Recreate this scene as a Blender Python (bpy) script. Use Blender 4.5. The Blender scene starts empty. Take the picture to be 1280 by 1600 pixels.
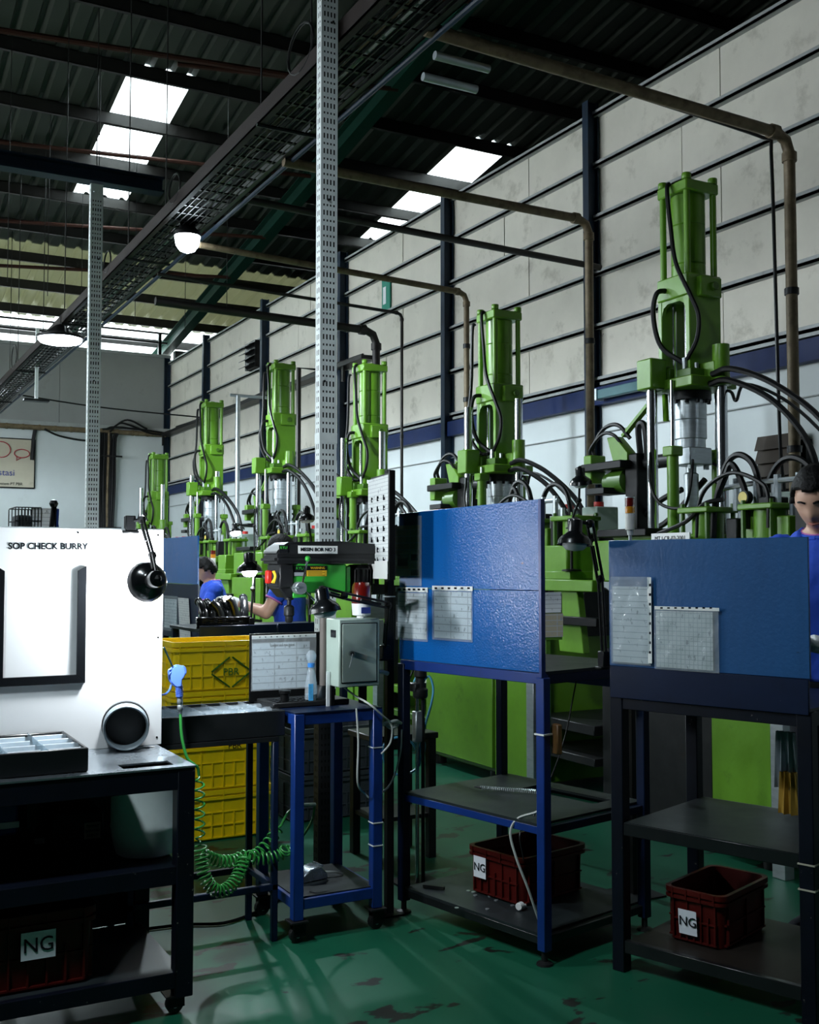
import bpy, bmesh, math, random
from mathutils import Vector, Matrix
from math import radians, sin, cos, pi
RN = random.Random(11)
SC = bpy.context.scene
COL = SC.collection
V = Vector

# ---------------------------------------------------------------- camera
FPX, PSI, PIT, CZ = 1700.0, radians(28.3), math.atan(85 / 1700), 1.45
cam_d = bpy.data.cameras.new('camera')
cam_d.sensor_fit = 'HORIZONTAL'; cam_d.sensor_width = 24.0
cam_d.lens = 24.0 * FPX / 1280; cam_d.clip_end = 200; cam_d.clip_start = .05
cam = bpy.data.objects.new('camera', cam_d); COL.objects.link(cam)
cam.location = (0, 0, CZ)
cam.rotation_euler = (pi / 2 + PIT, 0, -PSI)
SC.camera = cam
# ---------------------------------------------------------------- sky, exposure
SC.view_settings.view_transform = 'Standard'; SC.view_settings.look = 'None'
SC.view_settings.gamma = 1.0; SC.view_settings.use_curve_mapping = False
SC.view_settings.exposure = 0.12
SC.cycles.max_bounces = 6; SC.cycles.diffuse_bounces = 3; SC.cycles.glossy_bounces = 3
SC.cycles.transmission_bounces = 6; SC.cycles.transparent_max_bounces = 8
SC.cycles.sample_clamp_indirect = 4.0
SC.cycles.caustics_reflective = False; SC.cycles.caustics_refractive = False
wd = bpy.data.worlds.new('sky'); SC.world = wd; wd.use_nodes = True
bg = wd.node_tree.nodes['Background']
bg.inputs[0].default_value = (.86, .95, 1.0, 1); bg.inputs[1].default_value = 15.0     # bright overcast day

def lamp_light(name, kind, loc, energy, color=(.8, .93, 1), size=.3, rot=(0, 0, 0), spot=None, blend=.5):
    l = bpy.data.lights.new(name, kind); l.energy = energy; l.color = color
    if kind == 'AREA': l.shape = 'DISK'; l.size = size
    else: l.shadow_soft_size = size
    if spot: l.spot_size = radians(spot); l.spot_blend = blend
    o = bpy.data.objects.new(name, l); COL.objects.link(o); o.location = loc; o.rotation_euler = rot
    return o

# ---------------------------------------------------------------- helpers
_f = V((sin(PSI) * cos(PIT), cos(PSI) * cos(PIT), sin(PIT)))
_r = V((cos(PSI), -sin(PSI), 0)); _u = _r.cross(_f)
def at(a, b, X=None, Y=None, Z=None, D=None):
    """survey helper: the point of the place seen at photo position a,b on the plane X=, Y=, Z= or at depth D"""
    d = _f + (a - 640) / FPX * _r - (b - 800) / FPX * _u
    t = X / d.x if X is not None else Y / d.y if Y is not None else (Z - CZ) / d.z if Z is not None else D
    return V((0, 0, CZ)) + d * t
def lin(h):
    h = h.lstrip('#'); o = []
    for i in (0, 2, 4):
        c = int(h[i:i + 2], 16) / 255
        o.append(c / 12.92 if c <= .04045 else ((c + .055) / 1.055) ** 2.4)
    return tuple(o) + (1,)

MAT = {}
def mat(name, col, rough=.5, metal=0., var=.12, scale=6., bump=0., bscale=60., dirt=None, damt=.5, dscale=3., streak=None,
        emit=None, estr=0., alpha=1., trans=0., coat=0., rvar=0., chip=None, chamt=.36):
    m = bpy.data.materials.new(name); m.use_nodes = True
    nt = m.node_tree; N = nt.nodes; L = nt.links
    b = N['Principled BSDF']
    c = lin(col) if isinstance(col, str) else tuple(col) + (1,) if len(col) == 3 else col
    b.inputs['Roughness'].default_value = rough; b.inputs['Metallic'].default_value = metal
    if coat: b.inputs['Coat Weight'].default_value = coat; b.inputs['Coat Roughness'].default_value = .15
    tc = N.new('ShaderNodeTexCoord')
    n = N.new('ShaderNodeTexNoise'); n.inputs['Scale'].default_value = scale; n.inputs['Detail'].default_value = 6
    n.inputs['Roughness'].default_value = .62
    if streak:
        mp = N.new('ShaderNodeMapping'); mp.inputs['Scale'].default_value = streak
        L.new(tc.outputs['Object'], mp.inputs[0]); L.new(mp.outputs[0], n.inputs['Vector'])
    else: L.new(tc.outputs['Object'], n.inputs['Vector'])
    cr = N.new('ShaderNodeValToRGB'); e = cr.color_ramp.elements
    e[0].position = .3; e[1].position = .72
    e[0].color = tuple(max(0, x * (1 - var)) for x in c[:3]) + (1,)
    e[1].color = tuple(min(1, x * (1 + var)) for x in c[:3]) + (1,)
    L.new(n.outputs['Fac'], cr.inputs[0]); out = cr.outputs[0]
    def blot(sc, thr, colr, prev, soft=.06):
        n2 = N.new('ShaderNodeTexNoise'); n2.inputs['Scale'].default_value = sc; n2.inputs['Detail'].default_value = 8
        n2.inputs['Roughness'].default_value = .7
        L.new(tc.outputs['Object'], n2.inputs['Vector'])
        r2 = N.new('ShaderNodeValToRGB'); r2.color_ramp.elements[0].position = thr; r2.color_ramp.elements[1].position = thr + soft
        L.new(n2.outputs['Fac'], r2.inputs[0])
        mx = N.new('ShaderNodeMixRGB'); mx.inputs[2].default_value = lin(colr)
        L.new(r2.outputs[0], mx.inputs[0]); L.new(prev, mx.inputs[1])
        return mx.outputs[0]
    if dirt: out = blot(dscale, 1 - damt, dirt, out, .3)
    if chip: out = blot(dscale * 6, 1 - chamt, chip, out, .03)
    L.new(out, b.inputs['Base Color'])
    if rvar:
        mr = N.new('ShaderNodeMapRange'); mr.inputs[3].default_value = max(.02, rough - rvar); mr.inputs[4].default_value = rough + rvar
        L.new(n.outputs['Fac'], mr.inputs[0]); L.new(mr.outputs[0], b.inputs['Roughness'])
    if bump:
        nb = N.new('ShaderNodeTexNoise'); nb.inputs['Scale'].default_value = bscale; nb.inputs['Detail'].default_value = 3
        L.new(tc.outputs['Object'], nb.inputs['Vector'])
        bp = N.new('ShaderNodeBump'); bp.inputs['Strength'].default_value = bump; bp.inputs['Distance'].default_value = .01
        L.new(nb.outputs['Fac'], bp.inputs['Height']); L.new(bp.outputs[0], b.inputs['Normal'])
    if emit: b.inputs['Emission Color'].default_value = lin(emit); b.inputs['Emission Strength'].default_value = estr
    if alpha < 1: b.inputs['Alpha'].default_value = alpha
    if trans: b.inputs['Transmission Weight'].default_value = trans; b.inputs['IOR'].default_value = 1.45
    MAT[name] = m
    return m

def cr_spline(pts, n=8):
    P = [V(p) for p in pts]
    if len(P) < 3: return P
    Q = [P[0] * 2 - P[1]] + P + [P[-1] * 2 - P[-2]]; o = []
    for i in range(1, len(Q) - 2):
        a, b, c, d = Q[i - 1:i + 3]
        for k in range(n):
            t = k / n
            o.append(.5 * ((2 * b) + (c - a) * t + (2 * a - 5 * b + 4 * c - d) * t * t + (3 * b - a - 3 * c + d) * t ** 3))
    o.append(P[-1]); return o

class MB:
    def __init__(s): s.v = []; s.f = []
    def add(s, vs, fs):
        k = len(s.v); s.v += [V(q) for q in vs]; s.f += [tuple(i + k for i in g) for g in fs]; return s
    def box(s, x0, x1, y0, y1, z0, z1):
        return s.add([(x0, y0, z0), (x1, y0, z0), (x1, y1, z0), (x0, y1, z0), (x0, y0, z1), (x1, y0, z1), (x1, y1, z1), (x0, y1, z1)],
                     [(3, 2, 1, 0), (4, 5, 6, 7), (0, 1, 5, 4), (1, 2, 6, 5), (2, 3, 7, 6), (3, 0, 4, 7)])
    def obox(s, c, a, b, d):
        c, a, b, d = V(c), V(a), V(b), V(d)
        if a.cross(b).dot(d) < 0: a = -a
        q = [c + i * a + j * b + k * d for k in (-1, 1) for i, j in ((-1, -1), (1, -1), (1, 1), (-1, 1))]
        return s.add(q, [(3, 2, 1, 0), (4, 5, 6, 7), (0, 1, 5, 4), (1, 2, 6, 5), (2, 3, 7, 6), (3, 0, 4, 7)])
    def bar(s, p, q, w, h, up=(0, 0, 1)):
        p, q = V(p), V(q); d = (q - p); up = V(up)
        if abs(d.normalized().dot(up)) > .95: up = V((1, 0, 0))
        sd = d.cross(up).normalized(); u2 = sd.cross(d).normalized()
        return s.obox((p + q) / 2, d / 2, sd * w / 2, u2 * h / 2)
    def ring(s, c, ax, r, n):
        ax = V(ax).normalized(); t = V((0, 0, 1)) if abs(ax.z) < .9 else V((1, 0, 0))
        a = ax.cross(t).normalized(); b = ax.cross(a)
        return [V(c) + (a * cos(2 * pi * i / n) + b * sin(2 * pi * i / n)) * r for i in range(n)]
    def cyl(s, p, q, r, r2=None, n=12, cap=True):
        p, q = V(p), V(q); ax = q - p; r2 = r if r2 is None else r2
        vs = s.ring(p, ax, r, n) + s.ring(q, ax, r2, n)
        fs = [(i, i + n, (i + 1) % n + n, (i + 1) % n) for i in range(n)]
        if cap: fs += [tuple(range(n)), tuple(range(2 * n - 1, n - 1, -1))]
        return s.add(vs, fs)
    def lathe(s, prof, c, ax=(0, 0, 1), n=20, cap=True):
        c, ax = V(c), V(ax).normalized(); vs = []; fs = []
        for r, h in prof: vs += s.ring(c + ax * h, ax, max(r, 1e-4), n)
        for k in range(len(prof) - 1):
            fs += [(k * n + i, k * n + n + i, k * n + n + (i + 1) % n, k * n + (i + 1) % n) for i in range(n)]
        if cap:
            m = len(prof) - 1; fs += [tuple(range(n)), tuple(range(m * n + n - 1, m * n - 1, -1))]
        return s.add(vs, fs)
    def tube(s, pts, r, n=8, spl=0):
        P = cr_spline(pts, spl) if spl else [V(p) for p in pts]
        vs = []; fs = []; t0 = (P[1] - P[0]).normalized()
        a = t0.orthogonal().normalized()
        for i, p in enumerate(P):
            t = ((P[i + 1] - p) if i == 0 else (p - P[i - 1]) if i == len(P) - 1 else (P[i + 1] - P[i - 1]))
            t = t.normalized() if t.length > 1e-9 else t0
            a = (a - t * a.dot(t)); a = a.normalized() if a.length > 1e-6 else t.orthogonal().normalized()
            b = t.cross(a); rr = r(i / (len(P) - 1)) if callable(r) else r
            vs += [p + (a * cos(2 * pi * k / n) + b * sin(2 * pi * k / n)) * rr for k in range(n)]
        for i in range(len(P) - 1):
            fs += [(i * n + k, i * n + (k + 1) % n, i * n + n + (k + 1) % n, i * n + n + k) for k in range(n)]
        m = len(P) - 1; fs += [tuple(range(n - 1, -1, -1)), tuple(range(m * n, m * n + n))]
        return s.add(vs, fs)
    def prism(s, poly, o, u, v, w):
        o, u, v, w = V(o), V(u), V(v), V(w); n = len(poly)
        a = [o + u * p[0] + v * p[1] for p in poly]
        if u.cross(v).dot(w) < 0: a = a[::-1]
        return s.add(a + [q + w for q in a], [tuple(range(n - 1, -1, -1)), tuple(range(n, 2 * n))] + [(i, (i + 1) % n, n + (i + 1) % n, n + i) for i in range(n)])
    def ball(s, c, r, n=12, sq=(1, 1, 1)):
        vs = []; fs = []; m = n // 2; c = V(c)
        for j in range(1, m):
            t = pi * j / m
            vs += [c + V((r * sq[0] * sin(t) * cos(2 * pi * i / n), r * sq[1] * sin(t) * sin(2 * pi * i / n), r * sq[2] * cos(t))) for i in range(n)]
        k = len(vs); vs += [c + V((0, 0, r * sq[2])), c - V((0, 0, r * sq[2]))]
        for j in range(m - 2): fs += [(j * n + i, j * n + n + i, j * n + n + (i + 1) % n, j * n + (i + 1) % n) for i in range(n)]
        fs += [(k, i, (i + 1) % n) for i in range(n)] + [(k + 1, (m - 2) * n + (i + 1) % n, (m - 2) * n + i) for i in range(n)]
        return s.add(vs, fs)
    def quad(s, a, b, c, d): return s.add([a, b, c, d], [(0, 1, 2, 3)])
    def mesh(s, name, m, bevel=0, off=V((0, 0, 0)), segs=1, ang=38):
        me = bpy.data.meshes.new(name)
        me.from_pydata([tuple(q - off) for q in s.v], [], s.f)
        if bevel:
            bm = bmesh.new(); bm.from_mesh(me)
            ed = [e for e in bm.edges if len(e.link_faces) == 2 and e.calc_face_angle(0) > .6]
            bmesh.ops.bevel(bm, geom=ed, offset=bevel, segments=segs, affect='EDGES', clamp_overlap=True)
            bm.to_mesh(me); bm.free()
        me.polygons.foreach_set('use_smooth', [True] * len(me.polygons))
        me.set_sharp_from_angle(angle=radians(ang))
        me.materials.append(MAT[m] if isinstance(m, str) else m); me.update()
        return me
    def build(s, name, m, parent=None, bevel=0, segs=1, kind=None, label=None, ang=38):
        o = bpy.data.objects.new(name, s.mesh(name, m, bevel, origin(parent), segs, ang)); COL.objects.link(o)
        if parent: o.parent = parent; ORG[o.name] = origin(parent)
        if kind: o['kind'] = kind
        if label: o['label'] = label
        return o
ORG = {}
def origin(o): return ORG.get(o.name, V((0, 0, 0))) if o else V((0, 0, 0))
def tag(o, label, cat, group=None, kind=None):
    o['label'] = label; o['category'] = cat
    if group: o['group'] = group
    if kind: o['kind'] = kind
    return o
def thing(name, loc, label, cat, group=None):
    o = bpy.data.objects.new(name, None); o.empty_display_size = .1; COL.objects.link(o)
    o.location = loc; ORG[o.name] = V(loc)
    return tag(o, label, cat, group)
def solo(name, mb, m, label, cat, group=None, bevel=0, segs=1):
    """a thing that is one mesh, its origin at the middle of its base"""
    lo = V([min(q[i] for q in mb.v) for i in range(3)]); hi = V([max(q[i] for q in mb.v) for i in range(3)])
    c = V(((lo.x + hi.x) / 2, (lo.y + hi.y) / 2, lo.z))
    o = bpy.data.objects.new(name, mb.mesh(name, m, bevel, c, segs)); COL.objects.link(o); o.location = c; ORG[o.name] = c
    return tag(o, label, cat, group)
def struct(name, mb=None, m=None, bevel=0):
    if mb is None:
        o = bpy.data.objects.new(name, None); COL.objects.link(o)
    else: o = mb.build(name, m, None, bevel)
    o['kind'] = 'structure'; return o
def copy_tree(o, loc=None, parent=None):
    c = o.copy(); COL.objects.link(c)
    if parent: c.parent = parent
    if loc is not None: c.location = loc
    for ch in list(o.children): copy_tree(ch, None, c)
    return c
def inst(o, parent, off):
    """another piece of the same shape under the same parent"""
    c = o.copy(); COL.objects.link(c); c.parent = parent; c.location = V(o.location) + V(off); return c
def text(s, size, loc, right, up, m, parent=None, name='lettering', ext=.0006, align='CENTER', bold=.0):
    cu = bpy.data.curves.new('t', 'FONT'); cu.body = s; cu.size = size; cu.extrude = ext; cu.align_x = align; cu.align_y = 'CENTER'
    cu.resolution_u = 3; cu.offset = bold
    t = bpy.data.objects.new('t', cu); COL.objects.link(t)
    bpy.context.view_layer.update()
    me = bpy.data.meshes.new_from_object(t.evaluated_get(bpy.context.evaluated_depsgraph_get()))
    bpy.data.objects.remove(t); bpy.data.curves.remove(cu)
    r, u = V(right).normalized(), V(up).normalized(); n = r.cross(u)
    M = Matrix((r, u, n)).transposed().to_4x4(); M.translation = V(loc) - origin(parent)
    me.transform(M); me.materials.clear(); me.materials.append(MAT[m]); me.name = name
    o = bpy.data.objects.new(name, me); COL.objects.link(o)
    if parent: o.parent = parent
    return o
# ---------------------------------------------------------------- materials
mat('green', '#5d8c22', .36, var=.1, scale=9, dirt='#2f4a18', damt=.42, dscale=5, bump=.08, bscale=25, rvar=.1)
mat('green_dark', '#41691a', .42, var=.16, scale=6, dirt='#26350f', damt=.48, dscale=6)
mat('chrome', '#c9ced2', .16, 1., var=.08, scale=20, streak=(1, 1, 18), rvar=.06)
mat('steel', '#b4bcc0', .38, .75, var=.14, scale=8, streak=(1, 1, 6), dirt='#7a6f60', damt=.38, dscale=9)
mat('galv', '#e8efef', .42, .2, var=.10, scale=14, dirt='#8a9698', damt=.4, dscale=7)
mat('dark_steel', '#2b2c2d', .45, .5, var=.25, scale=10, dirt='#3d3226', damt=.42, dscale=7)
mat('black_metal', '#131415', .38, .2, var=.25, scale=12)
mat('black_paint', '#17191b', .32, var=.2, scale=12, dirt='#2d2b27', damt=.4, dscale=8, chip='#7d7a70', chamt=.30)
mat('black_plastic', '#141517', .5, var=.2, scale=12)
mat('rubber_gloss', '#0d0e10', .2, var=.15)
mat('rubber', '#0e0f10', .55, var=.25, scale=20)
mat('hose', '#121314', .42, var=.25, scale=20)
mat('blue_board', '#085aa6', .22, var=.10, scale=3, streak=(1, 3, .5), dirt='#123766', damt=.34, dscale=2.5, bump=.22, bscale=130, chip='#0c1828', chamt=.31)
mat('blue_frame', '#0e3076', .38, var=.16, scale=8, dirt='#0f1c40', damt=.42, dscale=6, chip='#8f949a', chamt=.29)
mat('blue_dark', '#0c1a34', .42, var=.2, scale=8, dirt='#0a1120', damt=.45, dscale=5, chip='#9a9a92', chamt=.31)
mat('navy_worn', '#0b101c', .42, var=.25, scale=8, dirt='#101317', damt=.5, dscale=7, chip='#77746c', chamt=.34)
mat('yellow', '#f6d208', .42, var=.06, scale=5, dirt='#c29c10', damt=.38, dscale=6)
mat('crate_dark', '#3b4146', .5, var=.12, scale=6, dirt='#24282b', damt=.42, dscale=6)
mat('crate_red', '#4a0f0b', .45, var=.15, scale=8, dirt='#3f100c', damt=.46, dscale=8)
mat('white_panel', '#f2f3f4', .45, var=.02, scale=4)
mat('white_plastic', '#e4e6e4', .4, var=.05, scale=8)
mat('white_bucket', '#d9e2e0', .45, var=.10, scale=6, dirt='#77715a', damt=.40, dscale=8)
mat('box_grey', '#9fb0a6', .42, var=.05, scale=9, dirt='#75776a', damt=.36, dscale=7)
mat('paper', '#dfe4ea', .75, var=.03, scale=20)
mat('paper_old', '#b9b4a2', .75, var=.10, scale=12)
mat('ink', '#1c1e22', .6, var=.1); mat('ink_grey', '#8d9298', .6, var=.05); mat('ink_green', '#2f6a18', .6, var=.2, scale=40)
mat('ink_red', '#b03340', .6, var=.1); mat('ink_blue', '#2b3a86', .6, var=.1)
mat('drill_green', '#37a33a', .34, var=.06, scale=8)
mat('red_lens', '#6e120c', .2, var=.2, scale=30, streak=(8, 8, .5), trans=.3); mat('amber_lens', '#d98a17', .2, var=.1, trans=.3)
mat('red', '#b8241c', .4, var=.1); mat('yellow_tag', '#e0b52a', .45, var=.08)
mat('clear_lens', '#d8d8d2', .3, var=.05)
mat('cable_grey', '#b9bdb8', .5, var=.08); mat('cable_blue', '#57a9cf', .4, var=.06); mat('hose_green', '#2b7f36', .34, var=.08, scale=20)
mat('gun_blue', '#5a7fe0', .35, var=.06)
mat('glove', '#f0f0ee', .8, var=.05, scale=30, bump=.25, bscale=120)
mat('shirt', '#2450c8', .8, var=.12, scale=10, bump=.2, bscale=40)
mat('trouser', '#1c2030', .8, var=.15, scale=12)
mat('trim_pink', '#b060a8', .7, var=.05); mat('badge_green', '#69b08c', .6, var=.05)
mat('skin', '#d0a48c', .5, var=.05, scale=8); mat('hair', '#070606', .6, var=.3, scale=60, streak=(6, 6, 1), bump=.5, bscale=90)
MAT['hair'].node_tree.nodes['Principled BSDF'].inputs['Specular IOR Level'].default_value = .2
mat('lip', '#a86a60', .5, var=.05); mat('eye', '#1a1412', .2)
mat('wood', '#6f4d2a', .5, var=.2, scale=6, streak=(1, 8, 1))
mat('rust_pipe', '#6e6049', .58, .15, var=.28, scale=14, dirt='#3d2c1c', damt=.48, dscale=12, bump=.2, bscale=50)
mat('black_pipe', '#201d1b', .5, .2, var=.25, scale=14)
mat('rail_brown', '#190e0a', .6, var=.2, scale=8); mat('void_black', '#050505', .9)
mat('purlin', '#2a2928', .5, .1, var=.2, scale=6); mat('purlin_red', '#3c221b', .55, var=.2, scale=8)
mat('rafter_green', '#133a30', .5, var=.15, scale=5)
mat('column_blue', '#17283a', .48, var=.22, scale=5, dirt='#131c26', damt=.48, dscale=4, chip='#a9a49a', chamt=.28)
mat('beam_blue', '#081f4c', .55, var=.15, scale=4, dirt='#0f1c3c', damt=.42, dscale=3)
mat('batten', '#9a9fa0', .5, var=.18, scale=5, dirt='#3a3c3c', damt=.40, dscale=8)
mat('wall_panel', '#d6d2c7', .72, var=.07, scale=2.2, dirt='#7a7566', damt=.45, dscale=2.4, bump=.06, bscale=14, chip='#3d3b36', chamt=.30)
mat('wall_plaster', '#cdd4d6', .75, var=.05, scale=1.6, dirt='#9a9a92', damt=.35, dscale=1.4, bump=.05, bscale=20)
mat('wall_grey', '#8f9292', .75, var=.08, scale=1.5, dirt='#6c6a64', damt=.40, dscale=1.5)
mat('wall_dark', '#3a3d3e', .85, var=.1)
mat('roof_sheet', '#3f443e', .5, .2, var=.12, scale=1.2, dirt='#5d6258', damt=.42, dscale=1.3)
mat('concrete', '#a9a8a2', .85, var=.08, scale=.6)
mat('banner', '#bdb6a4', .7, var=.06, scale=3, dirt='#8d8672', damt=.4, dscale=3)
mat('tin', '#aab4bc', .26, .85, var=.10, scale=6, dirt='#5d636a', damt=.40, dscale=5, rvar=.1)
mat('shelf_top', '#262c2e', .42, .1, var=.22, scale=6, dirt='#25282a', damt=.5, dscale=4, rvar=.12)
mat('led', '#ffffff', .4, emit='#e4f4ff', estr=22.); mat('bulb_on', '#ffffff', .4, emit='#eaf6ff', estr=30.)
mat('bulb_off', '#c8ccd0', .12, var=.02)
mat('brown_pvc', '#6c6560', .5, var=.12)
mat('gauge_face', '#c9b44a', .4, var=.15, scale=40)

for n_ in ('navy_worn', 'blue_dark', 'shelf_top', 'rail_brown', 'purlin', 'purlin_red', 'roof_sheet', 'beam_blue', 'column_blue', 'crate_dark', 'crate_red', 'rafter_green', 'black_metal', 'dark_steel'):
    MAT[n_].node_tree.nodes['Principled BSDF'].inputs['Specular IOR Level'].default_value = .22
MAT['ink'].node_tree.nodes['Principled BSDF'].inputs['Specular IOR Level'].default_value = .0
MAT['hose'].node_tree.nodes['Principled BSDF'].inputs['Specular IOR Level'].default_value = .25
mat('louvre_brown', '#33281d', .6, var=.2, scale=8)
def clear_mat(name, col, rough, fac, spots=None):
    """clear film or acrylic: mostly see-through with a glossy skin"""
    m = bpy.data.materials.new(name); m.use_nodes = True; nt = m.node_tree; N = nt.nodes; L = nt.links
    N.clear(); o = N.new('ShaderNodeOutputMaterial'); t = N.new('ShaderNodeBsdfTransparent'); t.inputs[0].default_value = lin(col)
    g = N.new('ShaderNodeBsdfPrincipled'); g.inputs['Base Color'].default_value = lin('#dfe6ea'); g.inputs['Roughness'].default_value = rough
    mx = N.new('ShaderNodeMixShader'); mx.inputs[0].default_value = fac
    tc = N.new('ShaderNodeTexCoord'); n = N.new('ShaderNodeTexNoise'); n.inputs['Scale'].default_value = 16; n.inputs['Detail'].default_value = 2
    n.inputs['Distortion'].default_value = 1.4
    bp = N.new('ShaderNodeBump'); bp.inputs['Strength'].default_value = .6; bp.inputs['Distance'].default_value = .012
    L.new(tc.outputs['Object'], n.inputs['Vector']); L.new(n.outputs['Fac'], bp.inputs['Height']); L.new(bp.outputs[0], g.inputs['Normal'])
    L.new(t.outputs[0], mx.inputs[1]); L.new(g.outputs[0], mx.inputs[2]); L.new(mx.outputs[0], o.inputs[0])
    MAT[name] = m
clear_mat('film', '#f4f7f8', .07, .16); clear_mat('acrylic', '#e8f0f4', .08, .30); clear_mat('pet', '#e4f2fa', .08, .26)

def skylight_mat():
    m = bpy.data.materials.new('skylight'); m.use_nodes = True; nt = m.node_tree; N = nt.nodes; L = nt.links
    N.clear(); o = N.new('ShaderNodeOutputMaterial'); t = N.new('ShaderNodeBsdfTranslucent'); t.inputs[0].default_value = (.78, .8, .78, 1)
    d = N.new('ShaderNodeBsdfTransparent'); d.inputs[0].default_value = (.8, .84, .84, 1)
    mx = N.new('ShaderNodeMixShader'); mx.inputs[0].default_value = .35
    L.new(t.outputs[0], mx.inputs[1]); L.new(d.outputs[0], mx.inputs[2]); L.new(mx.outputs[0], o.inputs[0]); MAT['skylight'] = m
skylight_mat()
def frp_mat():
    m = bpy.data.materials.new('frp_old'); m.use_nodes = True; nt = m.node_tree; N = nt.nodes; L = nt.links
    b = N['Principled BSDF']; b.inputs['Base Color'].default_value = lin('#7d806a'); b.inputs['Roughness'].default_value = .6
    t = N.new('ShaderNodeBsdfTranslucent'); t.inputs[0].default_value = (.10, .10, .072, 1)
    a = N.new('ShaderNodeAddShader'); o = N['Material Output']
    L.new(b.outputs[0], a.inputs[0]); L.new(t.outputs[0], a.inputs[1]); L.new(a.outputs[0], o.inputs[0]); MAT['frp_old'] = m
frp_mat()

def floor_mat():
    m = mat('floor_green', '#15543d', .42, var=.10, scale=1.3, dirt='#123a2c', damt=.40, dscale=.8, rvar=.10, bump=.03, bscale=6)
    nt = m.node_tree; N = nt.nodes; L = nt.links; b = N['Principled BSDF']; prev = b.inputs['Base Color'].links[0].from_socket
    tc = [n for n in N if n.type == 'TEX_COORD'][0]
    def layer(sc, thr, soft, colr, prev, stretch=None, dist=0):
        n = N.new('ShaderNodeTexNoise'); n.inputs['Scale'].default_value = sc; n.inputs['Detail'].default_value = 7; n.inputs['Distortion'].default_value = dist
        n.inputs['Roughness'].default_value = .55
        mp = N.new('ShaderNodeMapping')
        if stretch: mp.inputs['Scale'].default_value = stretch
        L.new(tc.outputs['Object'], mp.inputs[0]); L.new(mp.outputs[0], n.inputs['Vector'])
        r = N.new('ShaderNodeValToRGB'); r.color_ramp.elements[0].position = thr; r.color_ramp.elements[1].position = thr + soft
        L.new(n.outputs['Fac'], r.inputs[0]); mx = N.new('ShaderNodeMixRGB'); mx.inputs[2].default_value = lin(colr)
        L.new(r.outputs[0], mx.inputs[0]); L.new(prev, mx.inputs[1]); return mx.outputs[0], r.outputs[0]
    p, _ = layer(2.1, .66, .06, '#4b564e', prev, (1, 1, 1))          # worn through to grey concrete
    p, k = layer(3.4, .61, .012, '#1c1f1b', p, (1, 1.7, 1), .3)     # flaked patches
    p, _ = layer(14, .70, .01, '#20302a', p, (1, 2.5, 1), 2.)        # specks and scratches
    b.inputs['Specular IOR Level'].default_value = .25
    L.new(p, b.inputs['Base Color'])
floor_mat()

def print_mat(name, paper, kind):
    """printed sheet: ruled table / text lines as flat print"""
    m = bpy.data.materials.new(name); m.use_nodes = True; nt = m.node_tree; N = nt.nodes; L = nt.links; b = N['Principled BSDF']
    b.inputs['Roughness'].default_value = .6
    tc = N.new('ShaderNodeTexCoord'); br = N.new('ShaderNodeTexBrick'); br.offset = 0; br.squash = 1
    br.inputs['Color1'].default_value = lin(paper); br.inputs['Color2'].default_value = lin(paper); br.inputs['Mortar'].default_value = lin('#a4a9ae')
    bw, rh, ms = {'grid': (.10, .028, .0022), 'fine': (.016, .016, .0012), 'lines': (2., .022, .0016)}[kind]
    br.inputs['Scale'].default_value = 1; br.inputs['Brick Width'].default_value = bw; br.inputs['Row Height'].default_value = rh; br.inputs['Mortar Size'].default_value = ms
    L.new(tc.outputs['UV'], br.inputs['Vector'])
    n = N.new('ShaderNodeTexNoise'); n.inputs['Scale'].default_value = 1; n.inputs['Detail'].default_value = 2
    mp = N.new('ShaderNodeMapping'); mp.inputs['Scale'].default_value = (70, 36, 1); L.new(tc.outputs['UV'], mp.inputs[0]); L.new(mp.outputs[0], n.inputs['Vector'])
    r = N.new('ShaderNodeValToRGB'); r.color_ramp.elements[0].position = .63; r.color_ramp.elements[1].position = .67
    L.new(n.outputs['Fac'], r.inputs[0]); mx = N.new('ShaderNodeMixRGB'); mx.inputs[2].default_value = lin('#8d9298')
    L.new(r.outputs[0], mx.inputs[0]); L.new(br.outputs['Color'], mx.inputs[1]); L.new(mx.outputs[0], b.inputs['Base Color']); MAT[name] = m
print_mat('print_grid', '#dbe2ea', 'grid'); print_mat('print_fine', '#cfd3d2', 'fine'); print_mat('print_lines', '#d6dade', 'lines'); print_mat('print_old', '#a39c88', 'grid')

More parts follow.
